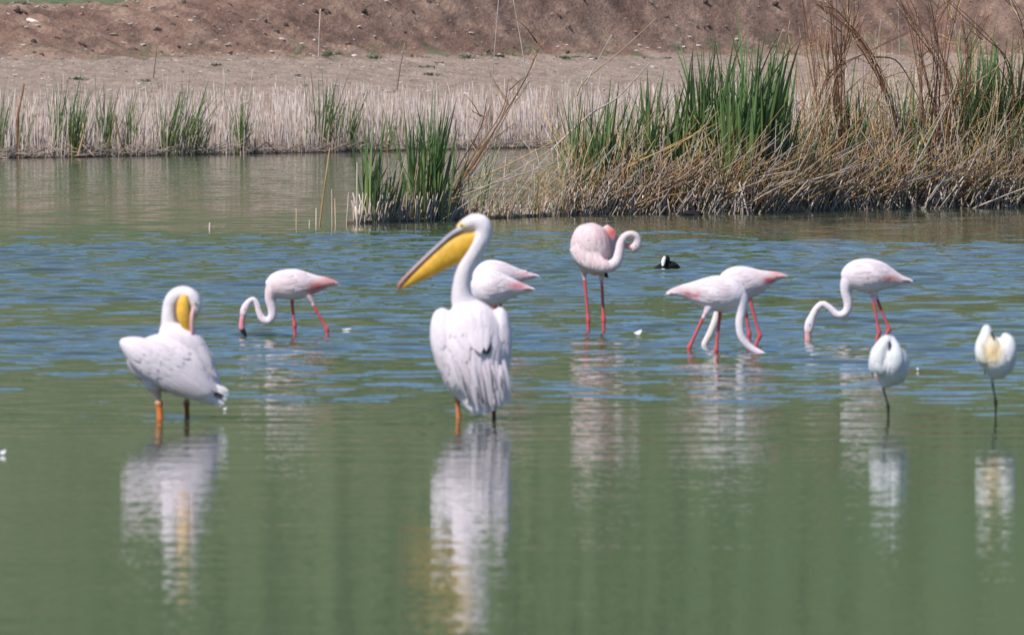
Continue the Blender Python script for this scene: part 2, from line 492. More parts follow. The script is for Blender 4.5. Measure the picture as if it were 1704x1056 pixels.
for i in range(60):    # tan stems leaning out from the left clumps toward the main bed
    px = rnd.uniform(690, 900); u = rnd.uniform(0, .8); d = front_d(px) + u; x = wx(px, d)
    l = rnd.uniform(.5, 1.35); an = R(rnd.gauss(48, 16)); c = jit(rnd.choice([TAN, GOLD, (.33, .19, .11), PALE, (.22, .25, .09)]), .2)
    dx, dz = math.cos(an) * l, math.sin(an) * l
    stub.add([(x, d, -.03), (x + dx * .5, d, dz * .55), (x + dx, d + rnd.gauss(0, .1), dz)], rnd.uniform(.003, .007), .0015, c)
tag(stub.build('reed_stumps', M_STRAW), 'dense pale reed stumps along the edge of the mud bank', 'reed stubble', kind='stuff')

# ------------------------------------------------------------------ green reed clumps: every blade an object
BL = []
for k in range(10):
    bend = [0.02, .05, .1, .16, .22, .05, .3, .12, .03, .18][k]
    side = rnd.uniform(-.05, .05)
    V = []; K = []; F = []
    nseg = 6
    for i in range(nseg + 1):
        t = i / nseg
        w = .5 * (0.62 + .5 * math.sin(min(1, t * 1.6) * math.pi * .5)) * (1 - t ** 2.6) + .004
        cx = bend * t ** 2.2 + side * math.sin(t * 3)
        z = t * (1 - bend * .25 * t)
        g = (.12 + .05 * (1 - t), .20, .05) if t < .25 else (.055, .125, .04)
        gg = np.array((.27, .28, .09)) * (1 - t) ** 2 + np.array((.125, .210, .068)) * (1 - (1 - t) ** 2)
        V += [(-w, 0, 0), (0, 0.28 * w * 1.0, 0), (w, 0, 0)]
        V[-3] = (V[-3][0], cx, z); V[-2] = (0, cx + .25 * w * .05, z); V[-1] = (w, cx, z)
        K += [gg, gg * 1.2, gg]
    for i in range(nseg):
        a = i * 3
        F += [(a, a + 1, a + 4, a + 3), (a + 1, a + 2, a + 5, a + 4)]
    me = mesh_from('blade', V, F, K)
    me.materials.append(M_BLADE)
    BL.append(me)

def clump(px, d, z, nb, hmin, hmax, spread, lean, label, group, w=.035, cat='reeds', fan=.10):
    x = wx(px, d)
    root = empty('reed_clump', (x, d, z), label, cat, group)
    for i in range(nb):
        o = bpy.data.objects.new('blade', rnd.choice(BL))
        C.objects.link(o); o.parent = root
        off = rnd.gauss(0, spread * .45)
        o.location = (off, rnd.gauss(0, max(.08, spread * .4)), -.05)
        h = rnd.uniform(hmin, hmax) * (1 - .25 * min(1, abs(off) / (spread + .01)))
        ww = w * rnd.uniform(.6, 1.25)
        o.scale = (ww, h, h)
        tilt = lean + off * .25 + rnd.gauss(0, fan)
        o.rotation_euler = (rnd.gauss(0, .07), tilt, 0)
        o.rotation_mode = 'XYZ'
        m = Matrix.Rotation(tilt, 4, 'Y') @ Matrix.Rotation(rnd.gauss(0, .08), 4, 'X') @ Matrix.Rotation(rnd.choice([0, math.pi, rnd.uniform(0, 6.28)]) + rnd.gauss(0, .7), 4, 'Z')
        o.rotation_euler = m.to_euler()
    return root

GF = 'green reed clumps along the far shore'
GI = 'green reed clumps on the mud bank'
def far_d(px): return float(shore((px - 852) / 96.0)) + 0.35
def fclump(px, top, nb, spr, lean, label, w=.028, base=None):
    d = far_d(px) + rnd.uniform(0, .8)
    base_y = 60 + (CAMH - .05) / d * FPX
    h = (base_y - top) / FPX * d
    clump(px, d, .02, int(nb * 2.2), h * .55, h * 1.42, spr, lean * 1.3, label, GF, w * .62, fan=.11)
fclump(-4, 160, 12, .14, .08, 'green reed clump cut by the left edge of the photo on the far shore')
fclump(30, 158, 5, .1, .15, 'sparse thin green reeds beside a rusty stalk near the left edge')
fclump(97, 130, 26, .22, .12, 'dense dark green reed clump, leftmost big one on the far shore')
fclump(122, 150, 20, .14, .08, 'bright green reed clump touching the right side of the leftmost big far clump')
fclump(172, 140, 28, .15, .06, 'narrow dense green reed clump second from the left on the far shore')
fclump(207, 150, 16, .2, .16, 'loose reed tuft right of the narrow second far clump')
fclump(272, 150, 20, .2, .15, 'green reed clump with bright green foot, left half of the wide far stand')
fclump(300, 135, 24, .28, .22, 'wide leaning reed clump with the longest blades, middle of the far stand')
fclump(325, 165, 12, .16, .2, 'small reed tuft at the right end of the wide far stand')
fclump(396, 150, 22, .13, .07, 'lone narrow green reed clump between the wide far stand and the broken stems')
fclump(532, 125, 30, .2, .10, 'tall green reed clump behind the thin stakes in open water')
fclump(508, 200, 8, .12, .03, 'short sparse reeds left of the tall clump behind the stakes')
fclump(575, 150, 16, .2, .15, 'slender olive reed clump right of the tall far clump')
fclump(640, 170, 9, .2, .2, 'thin far reeds showing behind the first clump of the mud bank')

def iclump(px, base, top, nb, spr, lean, u, label, w=.04, fan=.10, cat='reeds'):
    u = max(.15, u * .55) if u > .5 else u
    d = front_d(px) + u
    zb = CAMH - (base - 60) / FPX * d
    h = (base - top) / FPX * d
    clump(px, d, zb, int(nb * 1.9), h * .45, h * 1.16, spr, lean, label, GI, w * .74, cat, fan * 1.15)
iclump(616, 366, 180, 18, .10, .03, .2, 'slim green reed clump at the left tip of the mud bank', .042, .055)
iclump(640, 362, 240, 10, .15, .08, .3, 'short green reed tuft between the two leftmost clumps of the mud bank')
iclump(694, 364, 170, 17, .10, -.06, .2, 'green reed clump leaning left beside the tall dark one above the pelican bill', .045, .055)
iclump(716, 364, 150, 32, .13, .07, .3, 'tall dense dark green reed clump above the yellow pelican bill', .05, .055)
iclump(742, 360, 235, 8, .12, .2, .3, 'few olive reed blades leaning right behind the leaning dry stalks')
iclump(795, 340, 190, 6, .2, .12, .9, 'sparse thin green blades among dry stalks above the pelican head', .02)
iclump(970, 340, 120, 32, .2, .03, 1.2, 'thin green reed clump over yellowish stems, left of the golden litter', .03)
iclump(1000, 320, 130, 32, .2, .12, 1.6, 'green reed clump with a dark gap beside it, above the preening flamingo', .04)
iclump(1040, 300, 140, 22, .2, .2, 1.4, 'olive reed blades crossed by a long pale stem', .03)
iclump(1078, 290, 105, 14, .09, .02, 1.6, 'narrow pair of broad upright green leaves left of the large stand', .06, .05)
iclump(1112, 300, 115, 22, .16, .14, 1.8, 'dark green reed clump just left of the large stand', .05)
iclump(1136, 300, 150, 16, .14, .2, 1.5, 'green reed tuft at the left foot of the large stand', .045)
iclump(1165, 290, 60, 24, .16, -.02, 2.0, 'tall broad leaved clump forming the left peak of the large green stand', .06, .07)
iclump(1195, 300, 50, 26, .26, .05, 1.8, 'dense broad leaved clump in the middle of the large green stand', .06, .09)
iclump(1222, 312, 85, 26, .24, .02, 1.2, 'bright green clump whose stems reach lowest in the large stand', .055, .08)
iclump(1248, 300, 10, 26, .18, .06, 1.8, 'tallest clump of the large green stand, with one blade near the top edge', .06, .08)
iclump(1268, 290, 50, 24, .2, .17, 1.9, 'right leaning clump at the right side of the large green stand', .06, .10)
iclump(1300, 290, 150, 12, .2, .2, 1.5, 'sparse olive blades right of the large green stand', .03)
iclump(1418, 290, 130, 20, .16, .08, 1.6, 'green reeds showing right of the first tall brown stalk bundle', .04)
iclump(1400, 300, 45, 7, .1, .05, 2.6, 'single pale green blades rising through the first brown stalk bundle', .04)
iclump(1500, 280, 110, 18, .16, .06, 2.2, 'green reeds behind the arching brown stalks', .04)
iclump(1528, 290, 180, 14, .14, .05, 1.2, 'low green tuft at the foot of the central brown bundle', .04)
iclump(1590, 300, 140, 20, .25, .1, 2.0, 'green reeds right of the central brown bundle', .04)
iclump(1622, 290, 30, 34, .18, .05, 2.2, 'tall green clump with dark leaf tips near the right edge', .055, .08)
iclump(1650, 290, 50, 32, .2, .08, 2.4, 'green clump right of the dark tipped one', .05)
iclump(1685, 290, 40, 32, .2, .06, 2.4, 'green reed clump cut by the right edge of the photo', .05)
iclump(1665, 300, 170, 16, .25, .2, 1.2, 'low arching green reeds over the dark litter at the right edge', .04)
iclump(1740, 290, 70, 22, .25, .05, 2.2, 'green reed clump just past the right edge', .05)
iclump(1365, 300, 190, 14, .2, .1, 1.5, 'low olive tuft left of the first brown stalk bundle', .035)
iclump(1460, 290, 190, 16, .25, .1, 1.8, 'low olive grass between the arching stalks and first bundle', .03)

# ------------------------------------------------------------------ brown stalk bundles and single dry stems
def path_pts(pts, d0, dd=0.0):
    out = []
    # resample smooth through control points
    P = [Vector((p[0], p[1], 0)) for p in pts]
    m = len(P)
    for i in range(m - 1):
        p0 = P[max(i - 1, 0)]; p1 = P[i]; p2 = P[i + 1]; p3 = P[min(i + 2, m - 1)]
        k = 4 if m > 2 else 3
        for j in range(k):
            t = j / k
            out.append(.5 * ((2 * p1) + (p2 - p0) * t + (2 * p0 - 5 * p1 + 4 * p2 - p3) * t * t + (3 * p1 - p0 - 3 * p2 + p3) * t ** 3))
    out.append(P[-1])
    res = []
    for i, p in enumerate(out):
        res.append(at_depth(p.x, p.y, d0 + dd * i / (len(out) - 1)))
    return res

def stem(pts, u, wpx, col, label=None, group=None, parent=None, dd=0.0, origin=None, name='dry_reed', cat='dead reed', tip=.45):
    d0 = front_d(min(max(pts[0][0], 560), 1800)) + u
    P = path_pts(pts, d0, dd)
    r = wpx / FPX * d0 * .5
    s = Straws()
    s.add(P, r, r * tip, jit(col, .1), jit(col, .15), sides=5)
    if parent is None:
        o = s.build(name, M_STRAW, None, P[0]); o.location = P[0]
        tag(o, label, cat, group)
    else:
        o = s.build(name, M_STRAW, parent, origin)
    return o

def bundle(base, paths, u, label, ncopy=2, spreadpx=7, col=RUST, w=3.2):
    d0 = front_d(base[0]) + u
    o = at_depth(base[0], base[1], d0)
    root = empty('dry_reed_bundle', o, label, 'dead reeds', 'tall brown reed bundles on the mud bank')
    for path in paths:
        for k in range(ncopy):
            j = [(p[0] + rnd.gauss(0, spreadpx * (.45 + .12 * i)), p[1] + rnd.gauss(0, 3)) for i, p in enumerate(path)]
            c = jit(rnd.choice([col, col, (.24, .115, .065), (.30, .17, .10), DARK]), .2)
            stem(j, u, w * rnd.uniform(.5, 1.1), c, parent=root, origin=o, name='stalk', dd=rnd.gauss(0, .5))
    # remnants of leaves and side twigs
    for k in range(int(9 * len(paths))):
        path = rnd.choice(paths)
        i = rnd.randrange(len(path) - 1); t = rnd.random()
        p = (path[i][0] + (path[i + 1][0] - path[i][0]) * t + rnd.gauss(0, 4), path[i][1] + (path[i + 1][1] - path[i][1]) * t)
        an = R(rnd.choice([rnd.uniform(25, 80), rnd.uniform(95, 150)])); l = rnd.uniform(20, 65)
        q = (p[0] + math.cos(an) * l, p[1] - math.sin(an) * l)
        mid = ((p[0] + q[0]) / 2 + rnd.gauss(0, 3), (p[1] + q[1]) / 2 - rnd.uniform(0, 6))
        stem([p, mid, q], u + rnd.gauss(0, .1), rnd.uniform(1.1, 2.4), jit(rnd.choice([RUST, TAN, GOLD, col]), .2), parent=root, origin=o, name='dead_leaf', dd=rnd.gauss(0, .25), tip=.2)
    return root

bundle((1395, 340), [[(1395, 340), (1372, 234), (1366, 198), (1352, 90), (1337, -10)], [(1400, 342), (1398, 234), (1391, 108), (1384, -12)],
                     [(1405, 340), (1402, 230), (1402, 130), (1398, 40)], [(1380, 338), (1368, 250), (1380, 150), (1372, 60)],
                     [(1412, 340), (1406, 250), (1392, 160), (1410, 60), (1418, -10)]],
       .9, 'tall upright brown reed bundle, leftmost of the brown bundles', 6, 6, (.25, .12, .07), 3.0)
bundle((1350, 240), [[(1350, 240), (1377, 130), (1450, 85), (1521, 47), (1585, -5)]], 1.2, 'pair of thin brown stalks arching over to the right behind the upright bundle', 2, 3, (.25, .13, .08), 2.4)
bundle((1500, 330), [[(1520, 330), (1492, 216), (1474, 151), (1431, 72), (1355, 0)], [(1515, 335), (1494, 225), (1478, 155), (1440, 75), (1372, -5)],
                     [(1500, 330), (1490, 220), (1468, 140), (1425, 60), (1395, 25), (1358, 8)]],
       1.0, 'thick brown reed bundle arching over to the left', 3, 3.5, (.22, .105, .06), 3.6)
bundle((1555, 330), [[(1550, 330), (1546, 216), (1560, 90), (1542, -10)], [(1562, 330), (1564, 180), (1560, 108), (1531, 54), (1485, -8)],
                     [(1575, 330), (1585, 200), (1575, 100), (1590, -8)], [(1545, 330), (1535, 200), (1522, 60), (1500, -8)],
                     [(1600, 330), (1606, 210), (1612, 110), (1600, 20)], [(1555, 320), (1570, 230), (1600, 120), (1640, 20)],
                     [(1540, 330), (1560, 240), (1580, 150), (1560, 60), (1575, -5)], [(1590, 330), (1570, 240), (1545, 150), (1532, 90)]],
       .8, 'dense spreading brown reed bundle in the right third of the mud bank', 5, 8, (.25, .12, .07), 2.6)
bundle((1690, 330), [[(1700, 330), (1690, 200), (1676, 105), (1640, 60), (1578, -5)], [(1704, 330), (1712, 180), (1700, 50), (1668, -8)], [(1720, 330), (1725, 180), (1712, 50), (1682, -8)]],
       1.0, 'sparse dark reed stalks crossing the right edge of the photo', 2, 4, DARK, 3.0)
bundle((738, 350), [[(735, 350), (785, 275), (830, 207), (875, 130), (899, 68)], [(742, 348), (790, 262), (835, 190), (845, 130)], [(730, 350), (760, 290), (800, 215), (815, 165)],
                    [(745, 350), (775, 300), (820, 230), (862, 150)]],
       .5, 'brown stalks leaning right from the tall dark clump beside the pelican head', 2, 3.5, (.33, .19, .11), 3.0)

GS = 'single dry reed stems on the mud bank'
stems = [
    ([(742, 322), (850, 272), (942, 224)], .4, 3.2, GOLD, 'golden stem sloping up right from the dark clump beside the pelican head'),
    ([(730, 330), (800, 312), (924, 271)], .3, 3.4, PALE, 'pale straight stem lying low over the water right of the dark clump'),
    ([(700, 345), (760, 328), (830, 300), (915, 250)], .5, 3.0, TAN, 'tan bowed stem just above the pelican head'),
    ([(800, 300), (812, 240), (816, 170), (830, -6)], .8, 2.2, PALE, 'long thin pale stem reaching the top edge above the pelican head'),
    ([(885, 190), (872, 100), (853, -6)], 1.0, 2.2, PALE, 'thin pale stem leaning left at the top edge over the leaning brown stalks'),
    ([(960, 160), (974, 133), (1032, 86), (1093, 30)], 1.4, 3.0, TAN, 'long tan stem with a hooked tip pointing to the upper right'),
    ([(917, 250), (981, 191), (1028, 162), (1082, 104)], 1.1, 4.4, PALE, 'thick pale stem crossing the thin green clump left of the litter'),
    ([(975, 140), (995, 100), (1017, 60)], 1.2, 2.2, PALE, 'short thin pale stem beside the long tan hooked stem'),
    ([(1050, 270), (1090, 208), (1129, 147)], 1.0, 3.4, PALE, 'pale straight stem leaning right below the narrow broad leaves'),
    ([(1170, 190), (1185, 175), (1203, 147)], 1.0, 3.2, PALE, 'pale broken stem across the dark foot of the large green stand'),
    ([(950, 330), (1060, 270), (1150, 228), (1195, 185)], .7, 3.0, GOLD, 'long golden stem rising across the litter toward the large green stand'),
    ([(1018, 290), (1100, 250), (1195, 205)], .8, 2.6, GOLD, 'golden stem parallel below the long golden one'),
    ([(1252, 235), (1262, 150), (1250, 105), (1232, 55)], 1.0, 3.0, TAN, 'crooked tan twig in front of the large green stand'),
    ([(1270, 235), (1252, 120), (1220, 95)], .9, 2.4, TAN, 'bent dry stem crossing the crooked tan twig'),
    ([(1280, 120), (1290, 85), (1303, 48)], 1.2, 2.2, TAN, 'dry stem at the right shoulder of the large green stand'),
    ([(1205, 316), (1262, 295), (1330, 283)], .3, 3.2, PALE, 'pale stem lying over the litter right of the bright green stems'),
    ([(1160, 358), (1230, 315), (1320, 285)], .2, 2.8, TAN, 'tan stem lying low from the dark rock toward the brown bundles'),
    ([(1325, 200), (1340, 150), (1314, 70), (1314, 35)], 1.0, 2.4, TAN, 'dry bent stem left of the leftmost brown bundle'),
    ([(1483, 347), (1546, 234), (1590, 143)], .25, 4.2, PALE, 'long pale stem leaning right in front of the arching brown bundle'),
    ([(1578, 347), (1604, 300), (1629, 248)], .2, 4.2, PALE, 'pale stem leaning right, below the dense brown bundle'),
    ([(1625, 347), (1647, 230), (1658, 138)], .25, 3.6, TAN, 'upright pale brown stem near the right edge'),
    ([(1611, 350), (1660, 330), (1712, 310)], .1, 3.4, PALE, 'pale stem lying low at the right edge above the water'),
    ([(1517, 322), (1580, 285), (1643, 241)], .3, 3.2, GOLD, 'golden stem sloping up right across the dense brown bundle'),
    ([(1400, 296), (1425, 308), (1448, 322)], .2, 3.4, GOLD, 'golden stem sloping down right between the first two brown bundles'),
    ([(1340, 355), (1352, 335), (1366, 318)], .1, 3.2, PALE, 'pale stub leaning right below the leftmost brown bundle'),
    ([(1440, 352), (1446, 330), (1450, 312)], .1, 3.6, PALE, 'pale leaning stub between the first two brown bundles'),
    ([(1558, 350), (1566, 310), (1576, 275)], .15, 3.6, PALE, 'pale stub leaning right under the dense brown bundle'),
    ([(1668, 346), (1667, 300), (1666, 268)], .1, 3.2, PALE, 'upright pale stub near the right edge'),
    ([(1692, 346), (1696, 320), (1698, 300)], .1, 4.0, PALE, 'thick pale stub at the right edge of the bank'),
    ([(1590, 60), (1588, 20), (1583, -5)], 1.4, 3.0, PALE, 'pale broken stem top at the upper right among the brown stalks'),
    ([(1497, 90), (1496, 40), (1494, -5)], 1.5, 2.4, PALE, 'thin pale upright stem at the top edge between two brown bundles'),
    ([(1455, 110), (1460, 75), (1466, 32)], 1.4, 2.4, PALE, 'short pale stem inside the arc of the arching bundle'),
    ([(1545, 165), (1620, 140), (1704, 75)], 1.2, 3.2, TAN, 'long tan stem bowed up to the right edge'),
    ([(1455, 95), (1490, 100), (1515, 135), (1535, 180)], 1.0, 3.0, DARK, 'dark crooked twig right of the arching bundle'),
    ([(1622, 160), (1660, 148), (1704, 149)], 1.1, 2.6, DARK, 'dark level twig at the right edge'),
]
for pts, u, w, c, lab in stems:
    stem(pts, u, w, c, lab, GS, dd=rnd.uniform(-.15, .25))

# stakes in open water to the left of the bank
GW = 'dry reed stakes standing in open water'
stakes = [
    ([(348, 380), (349, 370)], PALE, 4.0, 'tiny reed stub poking out of the water, farthest left of the stakes'),
    ([(493, 376), (493, 346)], TAN, 2.6, 'thin short stake left of the tall slanting one in open water'),
    ([(514, 374), (515, 366)], PALE, 3.4, 'very low stub beside the tall slanting stake'),
    ([(526, 374), (526, 346)], PALE, 3.0, 'pale short stake touching the foot of the tall slanting one'),
    ([(530, 374), (540, 310), (549, 245)], GOLD, 3.6, 'tall golden slanting stake standing in open water'),
    ([(553, 374), (552, 315)], PALE, 3.2, 'medium straight pale stake right of the slanting one'),
    ([(559, 373), (557, 330)], TAN, 2.8, 'tan stake close to the right of the medium pale stake'),
    ([(576, 373), (580, 320)], PALE, 3.2, 'pale stake leaning right, last one before the bank'),
    ([(594, 372), (594, 270)], PALE, 2.6, 'long thin pale stem at the very tip of the bank'),
]
for pts, c, w, lab in stakes:
    b = on_water(pts[0][0], pts[0][1] + 2)
    P = [at_depth(p[0], p[1], b.y) for p in pts]
    P[0] = Vector((P[0].x, P[0].y, -.1))
    s = Straws(); r = w / FPX * b.y * .5
    s.add(P, r, r * .6, jit(c, .1), jit(c, .1), sides=5)
    o = s.build('reed_stake', M_STRAW, None, P[0]); o.location = P[0]
    tag(o, lab, 'dead reed', GW)

# broken stems on the far waterline
def far_stem(pts, w, c, lab, e=.0):
    d = far_d(pts[0][0]) + e
    P = [at_depth(p[0], p[1], d + .05 * i) for i, p in enumerate(pts)]
    s = Straws(); r = w / FPX * d * .5
    s.add(P, r, r * .7, jit(c, .1), jit(c, .1), sides=5)
    o = s.build('broken_reed', M_STRAW, None, P[0]); o.location = P[0]
    tag(o, lab, 'dead reed', 'broken reeds on the far shore')
far_stem([(420, 254), (443, 236), (464, 257)], 3.5, (.2, .14, .1), 'broken reed bent to a peak on the far waterline')
far_stem([(28, 264), (30, 190), (40, 140)], 4.5, (.30, .15, .08), 'upright rusty reed stalk near the left edge of the far shore', .2)
far_stem([(48, 258), (78, 246)], 3.0, (.3, .2, .14), 'fallen reed stem right of the rusty far stalk')
far_stem([(190, 190), (200, 235), (214, 262)], 4.5, (.5, .33, .18), 'golden bent reed beside the narrow far clump')
far_stem([(130, 258), (140, 220), (138, 205)], 3.5, (.5, .33, .18), 'golden short reed right of the leftmost big far clump')
far_stem([(530, 95), (531, 60), (533, 15)], 2.2, (.55, .45, .36), 'long thin pale stem before the brown slope, left half', -2)
far_stem([(660, 150), (666, 110), (674, 72)], 3.0, (.36, .25, .19), 'brown reed stem standing taller than the far stubble', -2)
far_stem([(255, 130), (260, 90), (259, 70)], 2.0, (.25, .2, .14), 'hair thin reed before the slope above the far stand', -1)
far_stem([(372, 160), (375, 130), (371, 118)], 2.6, (.55, .47, .38), 'pale stem rising above the stubble left of the lone narrow clump', 0)

# ------------------------------------------------------------------ stones, clods and weeds on the bank
def rock_mesh(name, seed, col, flat=.6):
    r = random.Random(seed)
    V = []; F = []
    nr, ns = 5, 8
    for i in range(nr + 1):
        th = math.pi * i / nr
        for j in range(ns):
            ph = 2 * math.pi * j / ns
            k = 1 + r.uniform(-.22, .22)
            V.append((math.sin(th) * math.cos(ph) * k, math.sin(th) * math.sin(ph) * k, math.cos(th) * flat * k))
    for i in range(nr):
        for j in range(ns):
            F.append((i * ns + j, (i + 1) * ns + j, (i + 1) * ns + (j + 1) % ns, i * ns + (j + 1) % ns))
    return mesh_from(name, V, F, [col] * len(V), smooth=False)
SM = [rock_mesh('stone', k, c) for k, c in enumerate([(.60, .53, .47), (.50, .41, .35), (.70, .65, .60), (.56, .47, .40)])]
for m in SM: m.materials.append(M_STONE)
CM = [rock_mesh('earth_clod', 30 + k, c, .7) for k, c in enumerate([(.20, .135, .105), (.24, .165, .13), (.13, .088, .07)])]
for m in CM: m.materials.append(M_STONE)

def bank_point(px, e):
    x = (px - 852) / 85.0
    for _ in range(6):
        d = float(shore(x)) + e
        x = wx(px, d)
    z = float(ground_height(np.array([x]), np.array([d]))[0])
    return Vector((x, d, z))

for i in range(290):
    px = rnd.uniform(-10, 1330) if rnd.random() < .85 else rnd.uniform(1330, 1715)
    e = rnd.uniform(12, 24) if rnd.random() < .42 else rnd.uniform(24, 29.5)
    p = bank_point(px, e)
    o = bpy.data.objects.new('stone', rnd.choice(SM)); C.objects.link(o)
    s = rnd.uniform(.018, .040) * (1.7 if rnd.random() < .1 else 1)
    o.location = p + Vector((0, 0, s * .3)); o.scale = (s * rnd.uniform(1, 2.4), s, s * rnd.uniform(.5, .9)); o.rotation_euler = (rnd.gauss(0, .2), rnd.gauss(0, .2), rnd.gauss(0, .4))
    if e < 24: tag(o, 'small pale stone on the flat sandy strip behind the far reed stubble', 'stone', 'pale stones on the flat sandy strip')
    else: tag(o, 'small pale stone on the steep reddish brown slope at the top', 'stone', 'pale stones on the steep slope')
V = []; F = []; K = []
for i in range(5200):
    px = rnd.uniform(-40, 1740); e = rnd.uniform(11, 30.5); p = bank_point(px, e) if i < 0 else None
    x = (px - 852) / 85.0; d = float(shore(x)) + e; x = wx(px, d)
    V.append((x, d)); K.append(rnd.choice([(.62, .54, .48), (.50, .40, .34), (.72, .66, .60), (.14, .10, .085), (.17, .12, .10), (.36, .27, .22)]))
xy = np.array(V); hz_ = ground_height(xy[:, 0], xy[:, 1])
V = []; KK = []
for (x, d), z, k in zip(xy, hz_, K):
    r_ = rnd.uniform(.008, .022); n = len(V); w = r_ * rnd.uniform(1, 2.4)
    V += [(x - w, d, z), (x, d - r_, z), (x + w, d, z), (x, d + r_, z), (x + rnd.uniform(-.3, .3) * w, d, z + r_ * rnd.uniform(.6, 1.2))]
    F += [(n, n + 1, n + 4), (n + 1, n + 2, n + 4), (n + 2, n + 3, n + 4), (n + 3, n, n + 4)]; KK += [k] * 5
tag(link('pebbles', mesh_from('pebbles', V, F, KK, smooth=False), M_STONE), 'fine pale and dark pebbles over the bare slope and sandy strip', 'pebbles', kind='stuff')
for i in range(140):
    px = rnd.uniform(-10, 1500)
    e = rnd.uniform(23.5, 29.5)
    p = bank_point(px, e)
    o = bpy.data.objects.new('earth_clod', rnd.choice(CM)); C.objects.link(o)
    s = rnd.uniform(.025, .065) * (1.5 if rnd.random() < .12 else 1)
    o.location = p + Vector((0, 0, s * .05)); o.scale = (s * rnd.uniform(1, 1.7), s, s); o.rotation_euler = (rnd.gauss(0, .4), rnd.gauss(0, .4), rnd.uniform(0, 6.28))
    tag(o, 'dark brown clod of earth on the steep bare slope', 'clod', 'earth clods on the bare slope')

TUFT = []
for k in range(4):
    V = []; F = []; K = []
    r = random.Random(90 + k)
    for i in range(34):
        a = r.uniform(0, 6.28); rr = r.random() ** .5 * .9; l = r.uniform(.25, .8)
        b = Vector((math.cos(a) * rr, math.sin(a) * rr, 0)); t = b + Vector((r.gauss(0, .3), r.gauss(0, .3), l))
        w = Vector((math.cos(a + 1.5) * .09, math.sin(a + 1.5) * .09, 0))
        n = len(V)
        V += [b - w, b + w, (b + t) / 2 + w * .9, (b + t) / 2 - w * .9, t]
        F += [(n, n + 1, n + 2, n + 3), (n + 3, n + 2, n + 4)]
        g = r.uniform(.75, 1.3)
        K += [(.075 * g, .125 * g, .045 * g)] * 5
    me = mesh_from('weed_tuft', V, F, K); me.materials.append(M_BLADE); TUFT.append(me)
spots = [(545, 23.8), (552, 24.2), (620, 23.5), (700, 23.8), (775, 23.6), (795, 24.2), (812, 24.5), (830, 24.0), (850, 24.2), (730, 22), (705, 21), (935, 23), (960, 23.2), (985, 23), (1085, 23.6), (1110, 23), (360, 21.5), (240, 18), (130, 18.5), (470, 23.4), (300, 29.6), (270, 29.6), (140, 29.6), (30, 29.0), (390, 30), (150, 30.5), (715, 19)]
for px, e in spots:
    p = bank_point(px, e)
    o = bpy.data.objects.new('weed_tuft', rnd.choice(TUFT)); C.objects.link(o)
    s = rnd.uniform(.09, .2); o.location = p - Vector((0, 0, .01)); o.scale = (s * 1.5, s, s * .6); o.rotation_euler = (0, 0, rnd.uniform(0, 6.28))
    tag(o, 'low green weed tuft on the bare slope', 'weed', 'weed tufts on the bare slope')

rk = rock_mesh('rock', 77, (.022, .020, .022), .45)
rk.materials.append(M_STONE)
p = on_water(1150, 358)
o = link('rock', rk); o.location = (p.x, p.y, .0); o.scale = (.15, .1, .12)
tag(o, 'dark rounded wet rock at the foot of the dead reeds', 'rock')

